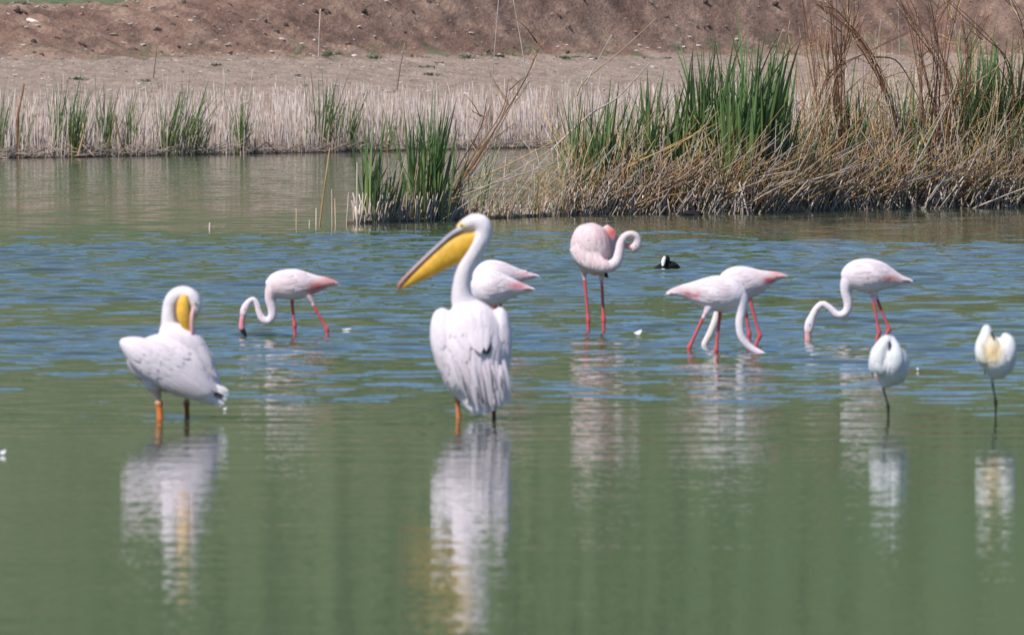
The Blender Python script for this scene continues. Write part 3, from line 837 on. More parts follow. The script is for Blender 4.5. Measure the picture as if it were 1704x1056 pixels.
# ------------------------------------------------------------------ birds
class Bird:
    """built in photo pixels round its own foot point, scaled to metres at its true distance; y of a point = depth (px, + is away)"""
    def __init__(self, name, px, py, label, cat, group=None):
        self.p0 = (px, py)
        g = on_water(px, py)
        self.s = FPX / g.y
        self.root = empty(name, g, label, cat, group)
        self.V = []; self.F = []; self.K = []
        self.spots = []
        self.bvh = None
    def L(self, x, y, dep=0.0):
        return Vector(((x - self.p0[0]) / self.s, dep / self.s, (self.p0[1] - y) / self.s))
    def loft_data(self, secs, col, ns=16, close=True):
        """secs: (px, py, r_in_plane, depth, r_depth[, colour])"""
        P = []
        for q in secs:
            x, y, r = q[:3]; dep = q[3] if len(q) > 3 else 0; rd = q[4] if len(q) > 4 and q[4] else r
            c = q[5] if len(q) > 5 else col
            P.append((np.array([x, y, dep], float), r, rd, np.array(c, float)))
        # smooth resample
        out = []
        m = len(P)
        for i in range(m - 1):
            a0 = P[max(i - 1, 0)]; a1 = P[i]; a2 = P[i + 1]; a3 = P[min(i + 2, m - 1)]
            for j in range(4):
                t = j / 4
                def cr(k):
                    p0, p1, p2, p3 = a0[k], a1[k], a2[k], a3[k]
                    return .5 * ((2 * p1) + (p2 - p0) * t + (2 * p0 - 5 * p1 + 4 * p2 - p3) * t * t + (3 * p1 - p0 - 3 * p2 + p3) * t ** 3)
                out.append((cr(0), max(cr(1), .4), max(cr(2), .4), a1[3] * (1 - t) + a2[3] * t))
        out.append(P[-1])
        V = []; K = []; F = []
        n = len(out)
        for i, (c, r, rd, k) in enumerate(out):
            t = Vector(out[min(i + 1, n - 1)][0] - out[max(i - 1, 0)][0])
            if t.length < 1e-6: t = Vector((1, 0, 0))
            t.normalize()
            D = Vector((0, 0, 1))
            B = D - D.dot(t) * t
            if B.length < .15: B = Vector((1, 0, 0)) - t.x * t
            B.normalize(); Nn = t.cross(B)
            for s in range(ns):
                a = 2 * math.pi * s / ns
                q = Vector(c) + Nn * (math.cos(a) * r) + B * (math.sin(a) * rd)
                V.append(self.L(q.x, q.y, q.z)); K.append(k)
        for i in range(n - 1):
            for s in range(ns):
                s2 = (s + 1) % ns
                F.append((i * ns + s, i * ns + s2, (i + 1) * ns + s2, (i + 1) * ns + s))
        F.append(tuple(range(ns))[::-1]); F.append(tuple((n - 1) * ns + s for s in range(ns)))
        return V, F, K
    def loft(self, secs, col, ns=16):
        V, F, K = self.loft_data(secs, col, ns)
        o = len(self.V)
        self.V += V; self.K += K; self.F += [tuple(i + o for i in f) for f in F]
    def ball(self, x, y, r, col, dep=0, ry=None, rd=None):
        ry = ry or r; rd = rd or r
        self.loft([(x - r, y, .5, dep, .5), (x - r * .85, y, ry * .53, dep, rd * .53), (x - r * .5, y, ry * .87, dep, rd * .87), (x, y, ry, dep, rd), (x + r * .5, y, ry * .87, dep, rd * .87), (x + r * .85, y, ry * .53, dep, rd * .53), (x + r, y, .5, dep, .5)], col)
    def spot(self, x, y, r, col, k=1.0, ry=None, dmin=-1e9, dmax=1e9):
        self.spots.append((x, y, r, ry or r, col, k, dmin, dmax))
    def apply_spots(self, co, c):
        px = co[:, 0] * self.s + self.p0[0]; py = self.p0[1] - co[:, 2] * self.s; dp = co[:, 1] * self.s
        for x, y, r, ry, col, k, d0, d1 in self.spots:
            w = k * np.exp(-(((px - x) / r) ** 2 + ((py - y) / ry) ** 2)) * (dp >= d0) * (dp <= d1)
            c = c * (1 - w[:, None]) + np.array(col) * w[:, None]
        return c
    def body(self, voxel=.0065, smooth=6):
        me = mesh_from('body_raw', self.V, self.F)
        o = bpy.data.objects.new('body_raw', me); C.objects.link(o)
        rm = o.modifiers.new('r', 'REMESH'); rm.mode = 'VOXEL'; rm.voxel_size = voxel
        sm_ = o.modifiers.new('s', 'SMOOTH'); sm_.factor = .5; sm_.iterations = smooth
        dg = bpy.context.evaluated_depsgraph_get()
        ev = o.evaluated_get(dg)
        m2 = bpy.data.meshes.new_from_object(ev, depsgraph=dg)
        bpy.data.objects.remove(o); bpy.data.meshes.remove(me)
        kd = kdtree.KDTree(len(self.V))
        for i, v in enumerate(self.V): kd.insert(v, i)
        kd.balance()
        n = len(m2.vertices)
        co = np.empty(n * 3, np.float32); m2.vertices.foreach_get('co', co); co = co.reshape(-1, 3).astype(float)
        K = np.array([list(k) for k in self.K])
        c = np.empty((n, 3))
        for i in range(n):
            h = kd.find_n(co[i], 4)
            w = np.array([1 / (q[2] + 1e-4) for q in h]); c[i] = (K[[q[1] for q in h]] * w[:, None]).sum(0) / w.sum()
        c = self.apply_spots(co, c)
        a = m2.color_attributes.new('Col', 'FLOAT_COLOR', 'POINT')
        cc = np.ones((n, 4), np.float32); cc[:, :3] = c
        a.data.foreach_set('color', cc.ravel())
        m2.polygons.foreach_set('use_smooth', [True] * len(m2.polygons))
        m2.name = 'body'
        m2.materials.clear(); m2.materials.append(M_PLUME)
        self.bo = link('body', m2, None, self.root)
        self.bvh = BVHTree.FromPolygons([Vector(v) for v in co], [tuple(p.vertices) for p in m2.polygons])
        return self.bo
    def part(self, name, secs, col, mat, ns=12, parent=None, label=None):
        V, F, K = self.loft_data(secs, col, ns)
        co = np.array([list(v) for v in V])
        o = link(name, mesh_from(name, V, F, [list(k) for k in K]), mat, parent or self.root)
        if label: o['label'] = label
        return o
    def streak(self, o, amt=.16):
        a = o.data.color_attributes['Col']; n = len(o.data.vertices)
        c = np.empty(n * 4, np.float32); a.data.foreach_get('color', c); c = c.reshape(-1, 4)
        k = 1 + nrs.uniform(-amt, amt * .6, n)
        c[:, :3] *= k[:, None]; a.data.foreach_set('color', c.ravel())
    def eye(self, x, y, r, dep, side=-1, col=(.02, .012, .01)):
        """set on the head surface"""
        hit = None
        if self.bvh:
            hit = self.bvh.ray_cast(self.L(x, y, side * 300), Vector((0, -side, 0)))
        c = hit[0] if hit and hit[0] else self.L(x, y, dep)
        V = []; F = []
        nr, ns = 5, 8
        for i in range(nr + 1):
            th = math.pi * i / nr
            for j in range(ns):
                ph = 2 * math.pi * j / ns
                V.append(c + Vector((math.sin(th) * math.cos(ph), math.cos(th), math.sin(th) * math.sin(ph))) * (r / self.s))
        for i in range(nr):
            for j in range(ns): F.append((i * ns + j, i * ns + (j + 1) % ns, (i + 1) * ns + (j + 1) % ns, (i + 1) * ns + j))
        link('eye', mesh_from('eye', V, F, [col] * len(V)), M_EYE, self.root)
    def feather_data(self, path, w, col, side=-1, lift=(1.0, 3.0), ctip=None, blunt=.5):
        """a feather lying on the body along a 2-D path (photo px)"""
        P = np.array(path, float)
        ts = np.linspace(0, len(P) - 1, 6)
        V = []; K = []; F = []
        last = None; pts = []; nrm = []
        for t in ts:
            i = min(int(t), len(P) - 2); f = t - i
            q = P[i] * (1 - f) + P[i + 1] * f
            dep = q[2] if len(q) > 2 else None
            h = self.bvh.ray_cast(self.L(q[0], q[1], side * 400), Vector((0, -side, 0)))
            if h[0] is not None and (last is None or abs(h[0].y - last.y) < 30 / self.s):
                pt, no = h[0], h[1]
            elif last is not None:
                pt = Vector(self.L(q[0], q[1], 0)); pt.y = last.y; no = nrm[-1]
            else:
                return None
            if no.y * side < 0: no = -no
            last = pt; pts.append(pt.copy()); nrm.append(no.copy())
        n = len(pts)
        ctip = col if ctip is None else ctip
        for i in range(n):
            t = i / (n - 1)
            tg = (pts[min(i + 1, n - 1)] - pts[max(i - 1, 0)]).normalized()
            no = (nrm[i] - nrm[i].dot(tg) * tg)
            if no.length < 1e-4: no = Vector((0, side, 0))
            no.normalize()
            wd = tg.cross(no).normalized()
            ww = w * .5 * (.55 + .45 * math.sin(min(1, t * 1.7) * math.pi / 2)) * (1 - max(0, (t - blunt) / (1 - blunt)) ** 2.2 * .93) / self.s
            l = (lift[0] + (lift[1] - lift[0]) * t) / self.s
            c = np.array(col) * (1 - t) + np.array(ctip) * t
            for k, cv in ((-1, -.6), (0, .35), (1, -.6)):
                V.append(pts[i] + wd * (k * ww) + no * (l + cv * ww * .35)); K.append(c)
        for i in range(n - 1):
            a = i * 3
            F += [(a, a + 1, a + 4, a + 3), (a + 1, a + 2, a + 5, a + 4)]
        return V, F, K
    def feather_mesh(self, name, items, parent=None, mat=None):
        V = []; F = []; K = []
        for it in items:
            r = self.feather_data(**it)
            if r is None: continue
            o = len(V); V += r[0]; K += [list(k) for k in r[2]]; F += [tuple(i + o for i in f) for f in r[1]]
        if not V: return None
        co = np.array([list(v) for v in V])
        c = self.apply_spots(co, np.array(K))
        return link(name, mesh_from(name, V, F, c), mat or M_FEATH, parent or self.root)

FW = (.85, .71, .73); FP = (.82, .55, .55); FC = (.76, .14, .12); FL = (.62, .115, .125); FD = (.33, .07, .08)

def leg(b, pts, col, r=3.4, dep=0, knee=1):
    """hip to foot, pts in px; bulge at the knee (really the heel)"""
    secs = []
    n = len(pts)
    for i, p in enumerate(pts):
        c = p[2] if len(p) > 2 and not isinstance(p[2], (int, float)) else col
        rr = r * (1.0 if i != knee else 1.32)
        secs.append((p[0], p[1], rr, dep, rr, c))
        if i == knee and i < n - 1:
            q = pts[i + 1]; secs.append((p[0] * .7 + q[0] * .3, p[1] * .7 + q[1] * .3, r * .95, dep, r * .95, c))
        if i < n - 1 and i + 1 == knee:
            q = pts[i + 1]; secs.append((p[0] * .25 + q[0] * .75, p[1] * .25 + q[1] * .75, r * .85, dep, r * .85, c))
    b.loft(secs, col, 10)

def plume_rows(b, axis, rows, w, col, ctip=None, side=-1, jitter=3, r=None, lift=(1, 3)):
    """overlapping feathers along a body axis; axis: list of (px,py,r) from front to tail"""
    A = np.array([q[:3] for q in axis], float)
    items = []
    for (t0, t1, v, wd, tip) in rows:
        def at(t, v):
            x = t * (len(A) - 1); i = min(int(x), len(A) - 2); f = x - i
            q = A[i] * (1 - f) + A[i + 1] * f
            tg = A[i + 1] - A[i]; tg = tg[:2] / (np.linalg.norm(tg[:2]) + 1e-9)
            no = np.array([tg[1], -tg[0]])
            if no[1] > 0: no = -no
            return q[:2] + no * v * q[2]
        j = lambda: rnd.gauss(0, jitter * .3)
        p0, p1, p2 = at(t0, v), at((t0 + t1) / 2, v), at(t1, v)
        items.append(dict(path=[(p0[0] + j(), p0[1] + j()), (p1[0] + j(), p1[1] + j()), (p2[0] + j(), p2[1] + j())], w=wd, col=tuple(np.array(col) * rnd.uniform(.93, 1.04)), ctip=tip, side=side, lift=lift))
    return items

def flamingo_wing(b, axis, coral=True, cset=(0.62, .95)):
    """wing coverts, then the long scapular plumes that hang to the tail; one wing each side"""
    for side in (-1, 1):
        rows = []
        for k in range(44):
            t = rnd.uniform(.18, .62); v = rnd.uniform(-.55, .85)
            rows.append((t, t + rnd.uniform(.10, .17), v, rnd.uniform(5, 8), None))
        for k in range(22):
            t = rnd.uniform(.5, .68); v = rnd.uniform(-.5, .6)
            tip = FC if (rnd.random() < .28 and v < .1) else None
            rows.append((t, t + rnd.uniform(.2, .3), v, rnd.uniform(5, 8), tip))
        rows.sort(key=lambda q: -q[0])
        b.feather_mesh('wing', plume_rows(b, axis, rows, 6, FW, side=side, lift=(.2, .9)))

def flamingo_tail(b, tip, direction, n=7, col=FW):
    """a fan of stiff tail feathers behind the body"""
    items_V = []; F = []; K = []
    dx, dy = direction
    for k in range(n):
        dep = (k - (n - 1) / 2) * 2.6
        a = rnd.uniform(-2.5, 2.5)
        base = b.L(tip[0] - dx * 16, tip[1] - dy * 16 + a * .3, dep); end = b.L(tip[0] + dx * rnd.uniform(1, 7), tip[1] + dy * 5 + a, dep * 1.5)
        wv = Vector((0, 1, 0)) * (3.6 / b.s); up = Vector((0, 0, 1)) * (1.2 / b.s)
        o = len(items_V); mid = (base + end) / 2 + up
        items_V += [base - wv * .6, base + wv * .6, mid - wv, mid + wv, end - wv * .35, end + wv * .35]
        F += [(o, o + 1, o + 3, o + 2), (o + 2, o + 3, o + 5, o + 4)]
        K += [col] * 6
    link('tail', mesh_from('tail', items_V, F, K), M_FEATH, b.root)

FG = 'flamingos wading in the lake'
# --- flamingo, left, wading and drinking
b = Bird('flamingo', 500, 559, 'pale pink flamingo wading alone at the left, black bill tip touching the water', 'flamingo', FG)
ax = [(443, 476, 8), (455, 474, 19), (470, 473, 24), (490, 473, 26), (508, 473, 22), (525, 472, 15.5), (542, 470, 9.5), (555, 471, 5.5), (565, 473, 2)]
b.loft([(x, y, r, 0, max(r * .82, 1)) for x, y, r in ax], FW, 20)
b.loft([(466, 470, 18, 0, 15), (455, 480, 14), (450, 497, 9.5), (453, 513, 8), (453, 526, 7.3), (446, 534, 6.6), (437, 531, 6.2), (431, 519, 5.4), (427.5, 506, 5), (422, 498.5, 4.8), (415.5, 501, 5.2), (409.5, 509, 6.6, 0, 5.6), (406, 518, 7, 0, 5.6), (404.5, 526, 5.4, 0, 4.6, FP)], FW)
leg(b, [(515, 488, (.80, .64, .655)), (519, 502), (544, 547), (545, 562), (543, 580)], FL, 3.3, -7, 2)
leg(b, [(486, 488), (486, 505), (490, 541), (491, 568), (492, 585)], FL, 3.2, 8, 2)
b.loft([(508, 484, 9, -6, 8), (517, 497, 5, -7, 5), (521, 505, 3.4, -7, 3.4)], (.85, .72, .72), 10)
b.spot(553, 465, 17, (.78, .24, .20), .9, 8); b.spot(528, 476, 15, FC, .95, 8); b.spot(518, 485, 12, (.72, .20, .17), .75, 6); b.spot(455, 482, 18, (.82, .55, .54), .4); b.spot(485, 476, 14, (.80, .50, .49), .3)
b.body()
flamingo_wing(b, ax); flamingo_tail(b, (562, 472), (.98, .15))
bl = b.part('bill', [(405.5, 522, 5, 0, 4.2, (.80, .42, .42)), (402.5, 534, 4.6, 0, 3.6, (.78, .30, .36)), (402, 545, 4.6, 0, 3.4, (.78, .30, .36)), (403.5, 548.5, 4.6, 0, 3.2, (.02, .015, .02)), (407, 555, 3.4, 0, 2.4, (.02, .015, .02)), (410, 561, 1, 0, 1, (.02, .015, .02))], FP, M_BILL)
b.eye(408, 514, 1.1, -5)

# --- preening flamingo, middle
b = Bird('flamingo', 988, 551, 'upright flamingo preening on two long legs, neck curled into a hook', 'flamingo', FG)
FM = (.80, .60, .60)
b.loft([(987, 371, 4, 4, 4), (986, 378, 21, 4, 26), (984, 392, 31, 2, 38), (984, 410, 35.5, 0, 42), (987, 428, 33, 0, 40), (990, 444, 22, 2, 30), (990, 456, 8, 4, 14)], FM, 22)
b.loft([(1004, 379, 9, 6, 10), (1014, 392, 13.5, 8, 14), (1017, 404, 12, 12, 14), (1013, 418, 13, 14, 16), (1008, 432, 8, 12, 12)], FM, 14)
b.loft([(966, 405, 22, -22, 10), (978, 425, 21, -30, 12), (993, 437, 15, -38, 11), (1006, 442, 11, -42, 10), (1017, 441, 10, -40, 9.6), (1026, 433, 9, -38, 9), (1030, 419, 8, -36, 8), (1032.5, 404, 7.2, -34, 7.2), (1038.5, 393.5, 6.6, -32, 6.6), (1048, 389, 6.2, -30, 6), (1057, 391.5, 6.2, -28, 6), (1060.5, 400, 7, -27, 6.2), (1058, 409, 8, -27, 6.4), (1050, 413, 7.4, -27, 5.8, (.80, .60, .52))], (.80, .65, .65))
leg(b, [(971, 440, FM), (972, 456), (979, 532), (979, 558), (979, 578)], FL, 3.3, -6, 2)
leg(b, [(1000, 440, FM), (1001, 456), (1004.5, 532), (1005, 558), (1006, 578)], FL, 3.3, 9, 2)
b.loft([(972, 440, 12, -6, 12), (972, 453, 6, -6, 6), (972, 461, 3.4, -6, 3.4)], FM, 10)
b.loft([(1000, 436, 10, 9, 10), (1001, 452, 6, 9, 6), (1001, 468, 3.6, 9, 3.6)], FM, 10)
b.spot(1018, 387, 11, (.80, .11, .07), 1.0, 10); b.spot(975, 395, 22, (.82, .66, .66), .5); b.spot(1000, 380, 16, (.80, .5, .5), .35)
b.body()
items = []
for k in range(60):
    x = rnd.uniform(956, 1008); y = rnd.uniform(376, 432); dx = (x - 984) * .25
    items.append(dict(path=[(x, y), (x + dx * .5 + 1, y + 8), (x + dx * .4 + 2, y + 16)], w=rnd.uniform(6, 9), col=tuple(np.array(FM) * rnd.uniform(.95, 1.05)), side=-1, lift=(.2, .9)))
items.sort(key=lambda q: -q['path'][0][1])
b.feather_mesh('wing', items)
b.feather_mesh('wing', [dict(path=[(x, y), (x + 3, y + 9), (x + 5, y + 17)], w=8, col=FM, side=1, lift=(.3, 1.8)) for x, y in [(rnd.uniform(958, 1010), rnd.uniform(380, 430)) for _ in range(30)]])
b.part('black_tip', [(1004, 446, 4, 16, 4), (1007, 456, 4.5, 17, 3.4), (1012, 462, 1, 18, 1)], (.03, .02, .022), M_FEATH, 10, label='small black tapered piece under the body')  # short black tapered piece below the body
b.part('bill', [(1054, 412, 4.6, -27, 4.2, (.80, .48, .44)), (1045, 408.5, 4.4, -27, 3.6, (.78, .36, .36)), (1038, 406, 4, -27, 3.2, (.78, .36, .36)), (1034, 407.5, 2.8, -27, 2.2, (.03, .02, .02)), (1031, 411, .8, -27, .8, (.03, .02, .02))], FP, M_BILL)
b.eye(1057, 408, 1.1, -33)

# --- pair with heads under water: front one faces right
b = Bird('flamingo', 1190, 587, 'white flamingo in front of its twin, tail pointing left and head under the water', 'flamingo', FG)
FQ = (.86, .75, .78)
ax = [(1241, 484, 9), (1229, 487, 22), (1210, 488, 29), (1190, 488, 30), (1170, 487, 25), (1150, 485, 16.5), (1133, 484, 10), (1118, 486, 6), (1108, 488, 2)]
b.loft([(x, y, r, 0, max(r * .82, 1)) for x, y, r in ax], FQ, 20)
b.loft([(1222, 486, 20, 0, 16), (1233, 497, 13, -2), (1233.5, 515, 9.2, -4), (1231, 537, 7.6, -5), (1233, 557, 7, -5), (1242, 572, 6.6, -5), (1254, 582, 6.2, -5), (1264, 587, 6, -5), (1274, 596, 6.5, -5), (1276, 608, 6, -5)], FQ)
leg(b, [(1180, 505, FQ), (1173, 521), (1147, 577), (1147, 597), (1150, 615)], FL, 3.5, -9, 2)
leg(b, [(1198, 508, FQ), (1198, 523), (1192, 582), (1194, 602), (1196, 620)], FL, 3.5, 7, 2)
b.loft([(1182, 506, 10, -8, 9), (1176, 518, 6, -9, 6), (1171, 527, 3.6, -9, 3.6)], FQ, 10)
b.spot(1145, 489, 5, (.74, .07, .1), 1, 5); b.spot(1157, 492, 7, (.76, .14, .16), .9, 3.5); b.spot(1128, 479, 14, (.80, .45, .44), .5, 5); b.spot(1162, 487, 3, (.78, .25, .25), .5, 5)
b.body()
flamingo_wing(b, ax); flamingo_tail(b, (1111, 488), (-.98, .1), col=FQ)

b = Bird('flamingo', 1240, 577, 'pale flamingo half hidden behind its twin, tail pointing right and head under the water', 'flamingo', FG)
ax = [(1193, 482, 9), (1207, 477, 23), (1225, 472, 29), (1245, 470, 27), (1264, 467, 20), (1281, 462, 12), (1297, 459, 6.5), (1311, 460, 2)]
b.loft([(x, y, r, 0, max(r * .82, 1)) for x, y, r in ax], FW, 20)
b.loft([(1212, 476, 20, 0, 16), (1201, 492, 13), (1197, 512, 8), (1190, 535, 6.8), (1181, 556, 6.2), (1172.5, 572, 5.6), (1174, 580, 5, 0, 4.6), (1182, 583.5, 5), (1192, 590, 5.5), (1194, 600, 5)], (.82, .70, .66))
leg(b, [(1247, 490, FW), (1249, 503), (1264, 558), (1255, 580), (1252, 598)], FL, 3.5, -8, 2)
leg(b, [(1237, 490, FW), (1239, 505), (1247, 556), (1247, 578), (1247, 596)], FL, 3.5, 7, 2)
b.spot(1278, 466, 9, (.66, .04, .08), 1, 5); b.spot(1294, 453, 13, (.78, .28, .24), .85, 6); b.spot(1280, 475, 14, (.88,.84,.80), .7, 3); b.spot(1260, 480, 10, (.8, .6, .58), .4)
b.body()
flamingo_wing(b, ax); flamingo_tail(b, (1307, 460), (.99, .06))

# --- flamingo at the right, bill in water
b = Bird('flamingo', 1440, 566, 'white flamingo at the right with S bent neck dipping its bill, above the left spoonbill', 'flamingo', FG)
ax = [(1401, 463, 8), (1412, 460, 20), (1428, 458, 27), (1446, 459, 29), (1465, 460, 25), (1482, 463, 17), (1498, 466, 9.5), (1510, 467, 5.5), (1520, 468, 2)]
b.loft([(x, y, r, 0, max(r * .82, 1)) for x, y, r in ax], FQ, 20)
b.loft([(1424, 458, 19, 0, 15), (1412, 468, 14), (1408, 485, 9.5), (1411, 501, 8), (1410.5, 514, 7.3), (1403, 523, 6.8), (1392, 523, 6.4), (1381, 513, 6), (1369, 506, 5.8), (1359, 513, 5.8), (1352.5, 525, 6.6), (1348, 537, 8.6, 0, 6.4), (1346, 546, 8, 0, 6, FW), (1344.5, 554, 6.2, 0, 5, FP)], FQ)
leg(b, [(1452, 478, FQ), (1452, 492), (1463, 553), (1457, 572), (1455, 590)], FL, 3.2, -3, 2)
leg(b, [(1457, 478, FQ), (1458, 492), (1480, 549), (1468, 568), (1465, 590)], FL, 3.2, 6, 2)
b.loft([(1453, 480, 9, 0, 8), (1454, 489, 6.5, 0, 6), (1455, 496, 3.5, 0, 4)], FQ, 10)
b.spot(1481, 463, 14, (.78, .22, .20), .85, 5); b.spot(1425, 455, 16, (.82, .62, .64), .4); b.spot(1478, 474, 14, (.86, .82, .82), .6, 5)
b.body()
flamingo_wing(b, ax); flamingo_tail(b, (1516, 468), (.98, .15), col=(.70, .64, .66))
b.part('bill', [(1345, 549, 6, 0, 5, (.80, .50, .48)), (1344.5, 560, 5.4, 0, 4.2, (.80, .40, .40)), (1345, 572, 5, 0, 4, (.78, .34, .36)), (1348, 584, 3, 0, 2.4, (.02, .015, .02))], FP, M_BILL)
b.eye(1347, 540, 1.2, -6)

# --- two flamingos behind the upright pelican
b = Bird('flamingo', 815, 574, 'flamingo right behind the upright pelican neck, the lower and nearer of the two there', 'flamingo', FG)
ax = [(783, 480, 9), (795, 479, 24), (813, 479, 31), (832, 479, 27), (850, 479, 18), (868, 480, 10), (880, 481, 6), (891, 482, 2)]
b.loft([(x, y, r, 0, max(r * .82, 1)) for x, y, r in ax], FQ, 20)
b.loft([(800, 480, 18, 0, 15), (790, 495, 12), (787, 515, 8), (786, 545, 7), (783, 570, 6.5), (782, 590, 6)], FQ)
leg(b, [(808, 500, FQ), (808, 513), (816, 556), (812, 575), (811, 592)], FL, 3.4, -7, 2)
leg(b, [(823, 500, FQ), (825, 513), (836, 556), (832, 575), (831, 592)], FL, 3.4, 7, 2)
b.spot(862, 475, 16, (.78, .20, .22), .85, 6); b.spot(866, 488, 14, (.86, .82, .80), .7, 4)
b.body()
flamingo_wing(b, ax); flamingo_tail(b, (886, 482), (.99, .1), col=FQ)
b = Bird('flamingo', 830, 565, 'flamingo farther back behind the upright pelican, the upper of the two tails there', 'flamingo', FG)
ax = [(786, 464, 9), (798, 463, 22), (816, 461, 29), (838, 460, 25), (858, 459, 15), (874, 459, 8), (886, 459, 5), (898, 460, 2)]
b.loft([(x, y, r, 0, max(r * .82, 1)) for x, y, r in ax], FQ, 20)
b.loft([(804, 462, 18, 0, 15), (796, 478, 12), (798, 500, 8), (802, 530, 6.6), (800, 560, 6), (800, 580, 6)], FQ)
leg(b, [(818, 480, FQ), (820, 493), (826, 546), (823, 566), (822, 584)], FL, 3.3, -7, 2)
leg(b, [(830, 480, FQ), (831, 493), (838, 546), (836, 566), (836, 584)], FL, 3.3, 7, 2)
b.spot(872, 455, 12, (.80, .34, .34), .6, 4)
b.body()
flamingo_wing(b, ax); flamingo_tail(b, (894, 460), (.99, .05), col=(.62, .55, .56))

# ------------------------------------------------------------------ pelicans
PW = (.83, .725, .755); PC = (.70, .52, .42)
POUCH = (.80, .43, .035); ORG = (.62, .22, .09)
# upright pelican seen from behind, head turned left
b = Bird('pelican', 790, 696, 'tall white pelican standing with its back turned and long yellow bill pointing left', 'pelican', 'pelicans standing in the lake')
b.loft([(786, 505, 14, 20, 14), (786, 520, 38, 10, 30), (785, 545, 55, -1, 44), (786, 585, 60, -8, 50), (791, 622, 54, -12, 44), (800, 650, 40, -14, 30), (809, 672, 30, -26, 14), (813, 682, 20, -34, 6)], PW, 24)
b.loft([(736, 512, 3, 4, 4), (736, 520, 13, 2, 16), (735, 540, 19, -6, 24), (740, 572, 23, -12, 30), (752, 606, 22, -16, 28), (772, 640, 17, -22, 20), (792, 668, 9, -30, 10)], PW, 18)
b.loft([(836, 512, 3, 4, 4), (833, 520, 12, 2, 16), (832, 545, 19, -2, 24), (831, 580, 21, -6, 28), (829, 615, 19, -10, 26), (828, 645, 13, -18, 18), (820, 670, 8, -26, 9)], PW, 18)
b.loft([(787, 540, 34, 14, 30), (776, 512, 25, 10, 24), (769, 492, 18.5, 6, 18), (769, 470, 15, 2, 15), (775, 446, 14.6, 0, 14.6), (786, 424, 15, -2, 14.5), (797, 404, 15.5, -2, 14.5), (804, 388, 15, -2, 13.5), (802, 374, 16, -2, 14), (791, 369, 14.5, -2, 13), (778, 372, 11.5, -2, 11), (768, 377, 8.5, -2, 9, (.80, .62, .30)), (762, 381, 6, -2, 7, (.80, .60, .28))], (.83, .745, .76))
leg(b, [(752, 615, PC), (757, 645, PC), (761, 662), (763, 696), (764, 722)], ORG, 4.6, 4, 2)
b.loft([(752, 612, 16, 4, 14, PC), (755, 636, 9.5, 4, 9, PC), (759, 656, 5.2, 4, 5, ORG)], PC, 12)
leg(b, [(820, 630, PC), (821, 655, PC), (822, 676), (822, 700), (822, 724)], (.16, .075, .045), 4.2, 22, 2)  # right leg: the body's shadow is put into its dark brown colour
b.spot(767, 377, 8, (.82, .66, .25), .8, 8); b.spot(790, 372, 10, (.84, .70, .68), .45); b.spot(767, 372, 4, (.80, .50, .36), .7, 4)
b.spot(735, 545, 20, (.84, .76, .77), .5, 25); b.spot(753, 640, 10, (.60, .42, .33), .6, 20, dmin=-8)
b.body(.0062)
pouch = b.part('pouch', [(794, 388, 6, -2, 8), (786, 399, 17, -2, 11), (773, 408, 21.5, -2, 12.5), (755, 418, 21.5, -2, 12.5), (735, 431, 18.5, -2, 11.5), (712, 447, 14, -2, 10), (689, 463, 9, -2, 7), (668, 479, 2, -2, 3)], POUCH, M_BILL, 20)
b.streak(pouch)
bm_ = b.part('bill', [(771, 379, 6, -2, 9, (.62, .50, .46)), (753, 389, 4.6, -2, 10, (.34, .34, .40)), (734, 405, 4.0, -2, 10, (.40, .36, .40)), (711, 426, 3.6, -2, 9.5, (.50, .36, .38)), (687, 449, 3.2, -2, 9, (.55, .34, .32)), (667, 470, 2.8, -2, 7, (.58, .26, .18)), (664, 479, 2.6, -2, 3.5, (.62, .18, .10)), (667, 484, 1, -2, 1.5, (.62, .18, .10))], (.4, .35, .38), M_BILL, 14)
b.eye(768, 374.5, 2.1, -12)
# wings: coverts joined per wing, then the big loose feathers one by one
def pel_feathers(wing, plist):
    for path, w, c in plist:
        o = b.feather_mesh('feather', [dict(path=path, w=w, col=c, side=-1, lift=(1.5, 7), blunt=.6)], parent=wing)
def coverts(area, n, length, dirf, w, col, lift=(.3, 1.3), side=-1):
    items = []
    x0, x1, y0, y1 = area
    for k in range(n):
        x = rnd.uniform(x0, x1); y = rnd.uniform(y0, y1)
        dx, dy = dirf(x, y); l = length * rnd.uniform(.8, 1.2)
        items.append(dict(path=[(x, y), (x + dx * l * .5, y + dy * l * .5), (x + dx * l, y + dy * l)], w=w * rnd.uniform(.8, 1.2), col=tuple(np.array(col) * rnd.uniform(.95, 1.03)), side=side, lift=lift))
    items.sort(key=lambda q: -(q['path'][0][1]))
    return items
def dl(x, y): return (.28 + .2 * (y - 520) / 130, .93)
def dr(x, y): return (-.10 - .06 * (y - 520) / 130, .97)
wl = b.feather_mesh('wing', coverts((722, 775, 530, 620), 70, 26, dl, 12, PW, lift=(.4, 2.4)))
wr = b.feather_mesh('wing', coverts((812, 850, 530, 630), 55, 26, dr, 12, PW, lift=(.4, 2.4)))
b.feather_mesh('mantle', coverts((768, 818, 515, 560), 34, 26, lambda x, y: ((800 - x) * .012, .97), 12, PW, lift=(.5, 3.0)))
fl = []
for k in range(9):
    x = 748 + k * 5.2; y = 596 + k * 4.5
    fl.append(([(x, y), (x + 12, y + 28), (x + 26 - k, y + 52)], 11, tuple(np.array(PW) * rnd.uniform(.92, 1.03))))
pel_feathers(wl, fl)
fr = []
for k in range(7):
    x = 842 - k * 4.6; y = 600 + k * 6
    fr.append(([(x, y), (x - 3, y + 26), (x - 6 + k, y + 46)], 10, tuple(np.array(PW) * rnd.uniform(.92, 1.03))))
pel_feathers(wr, fr)
sc = []
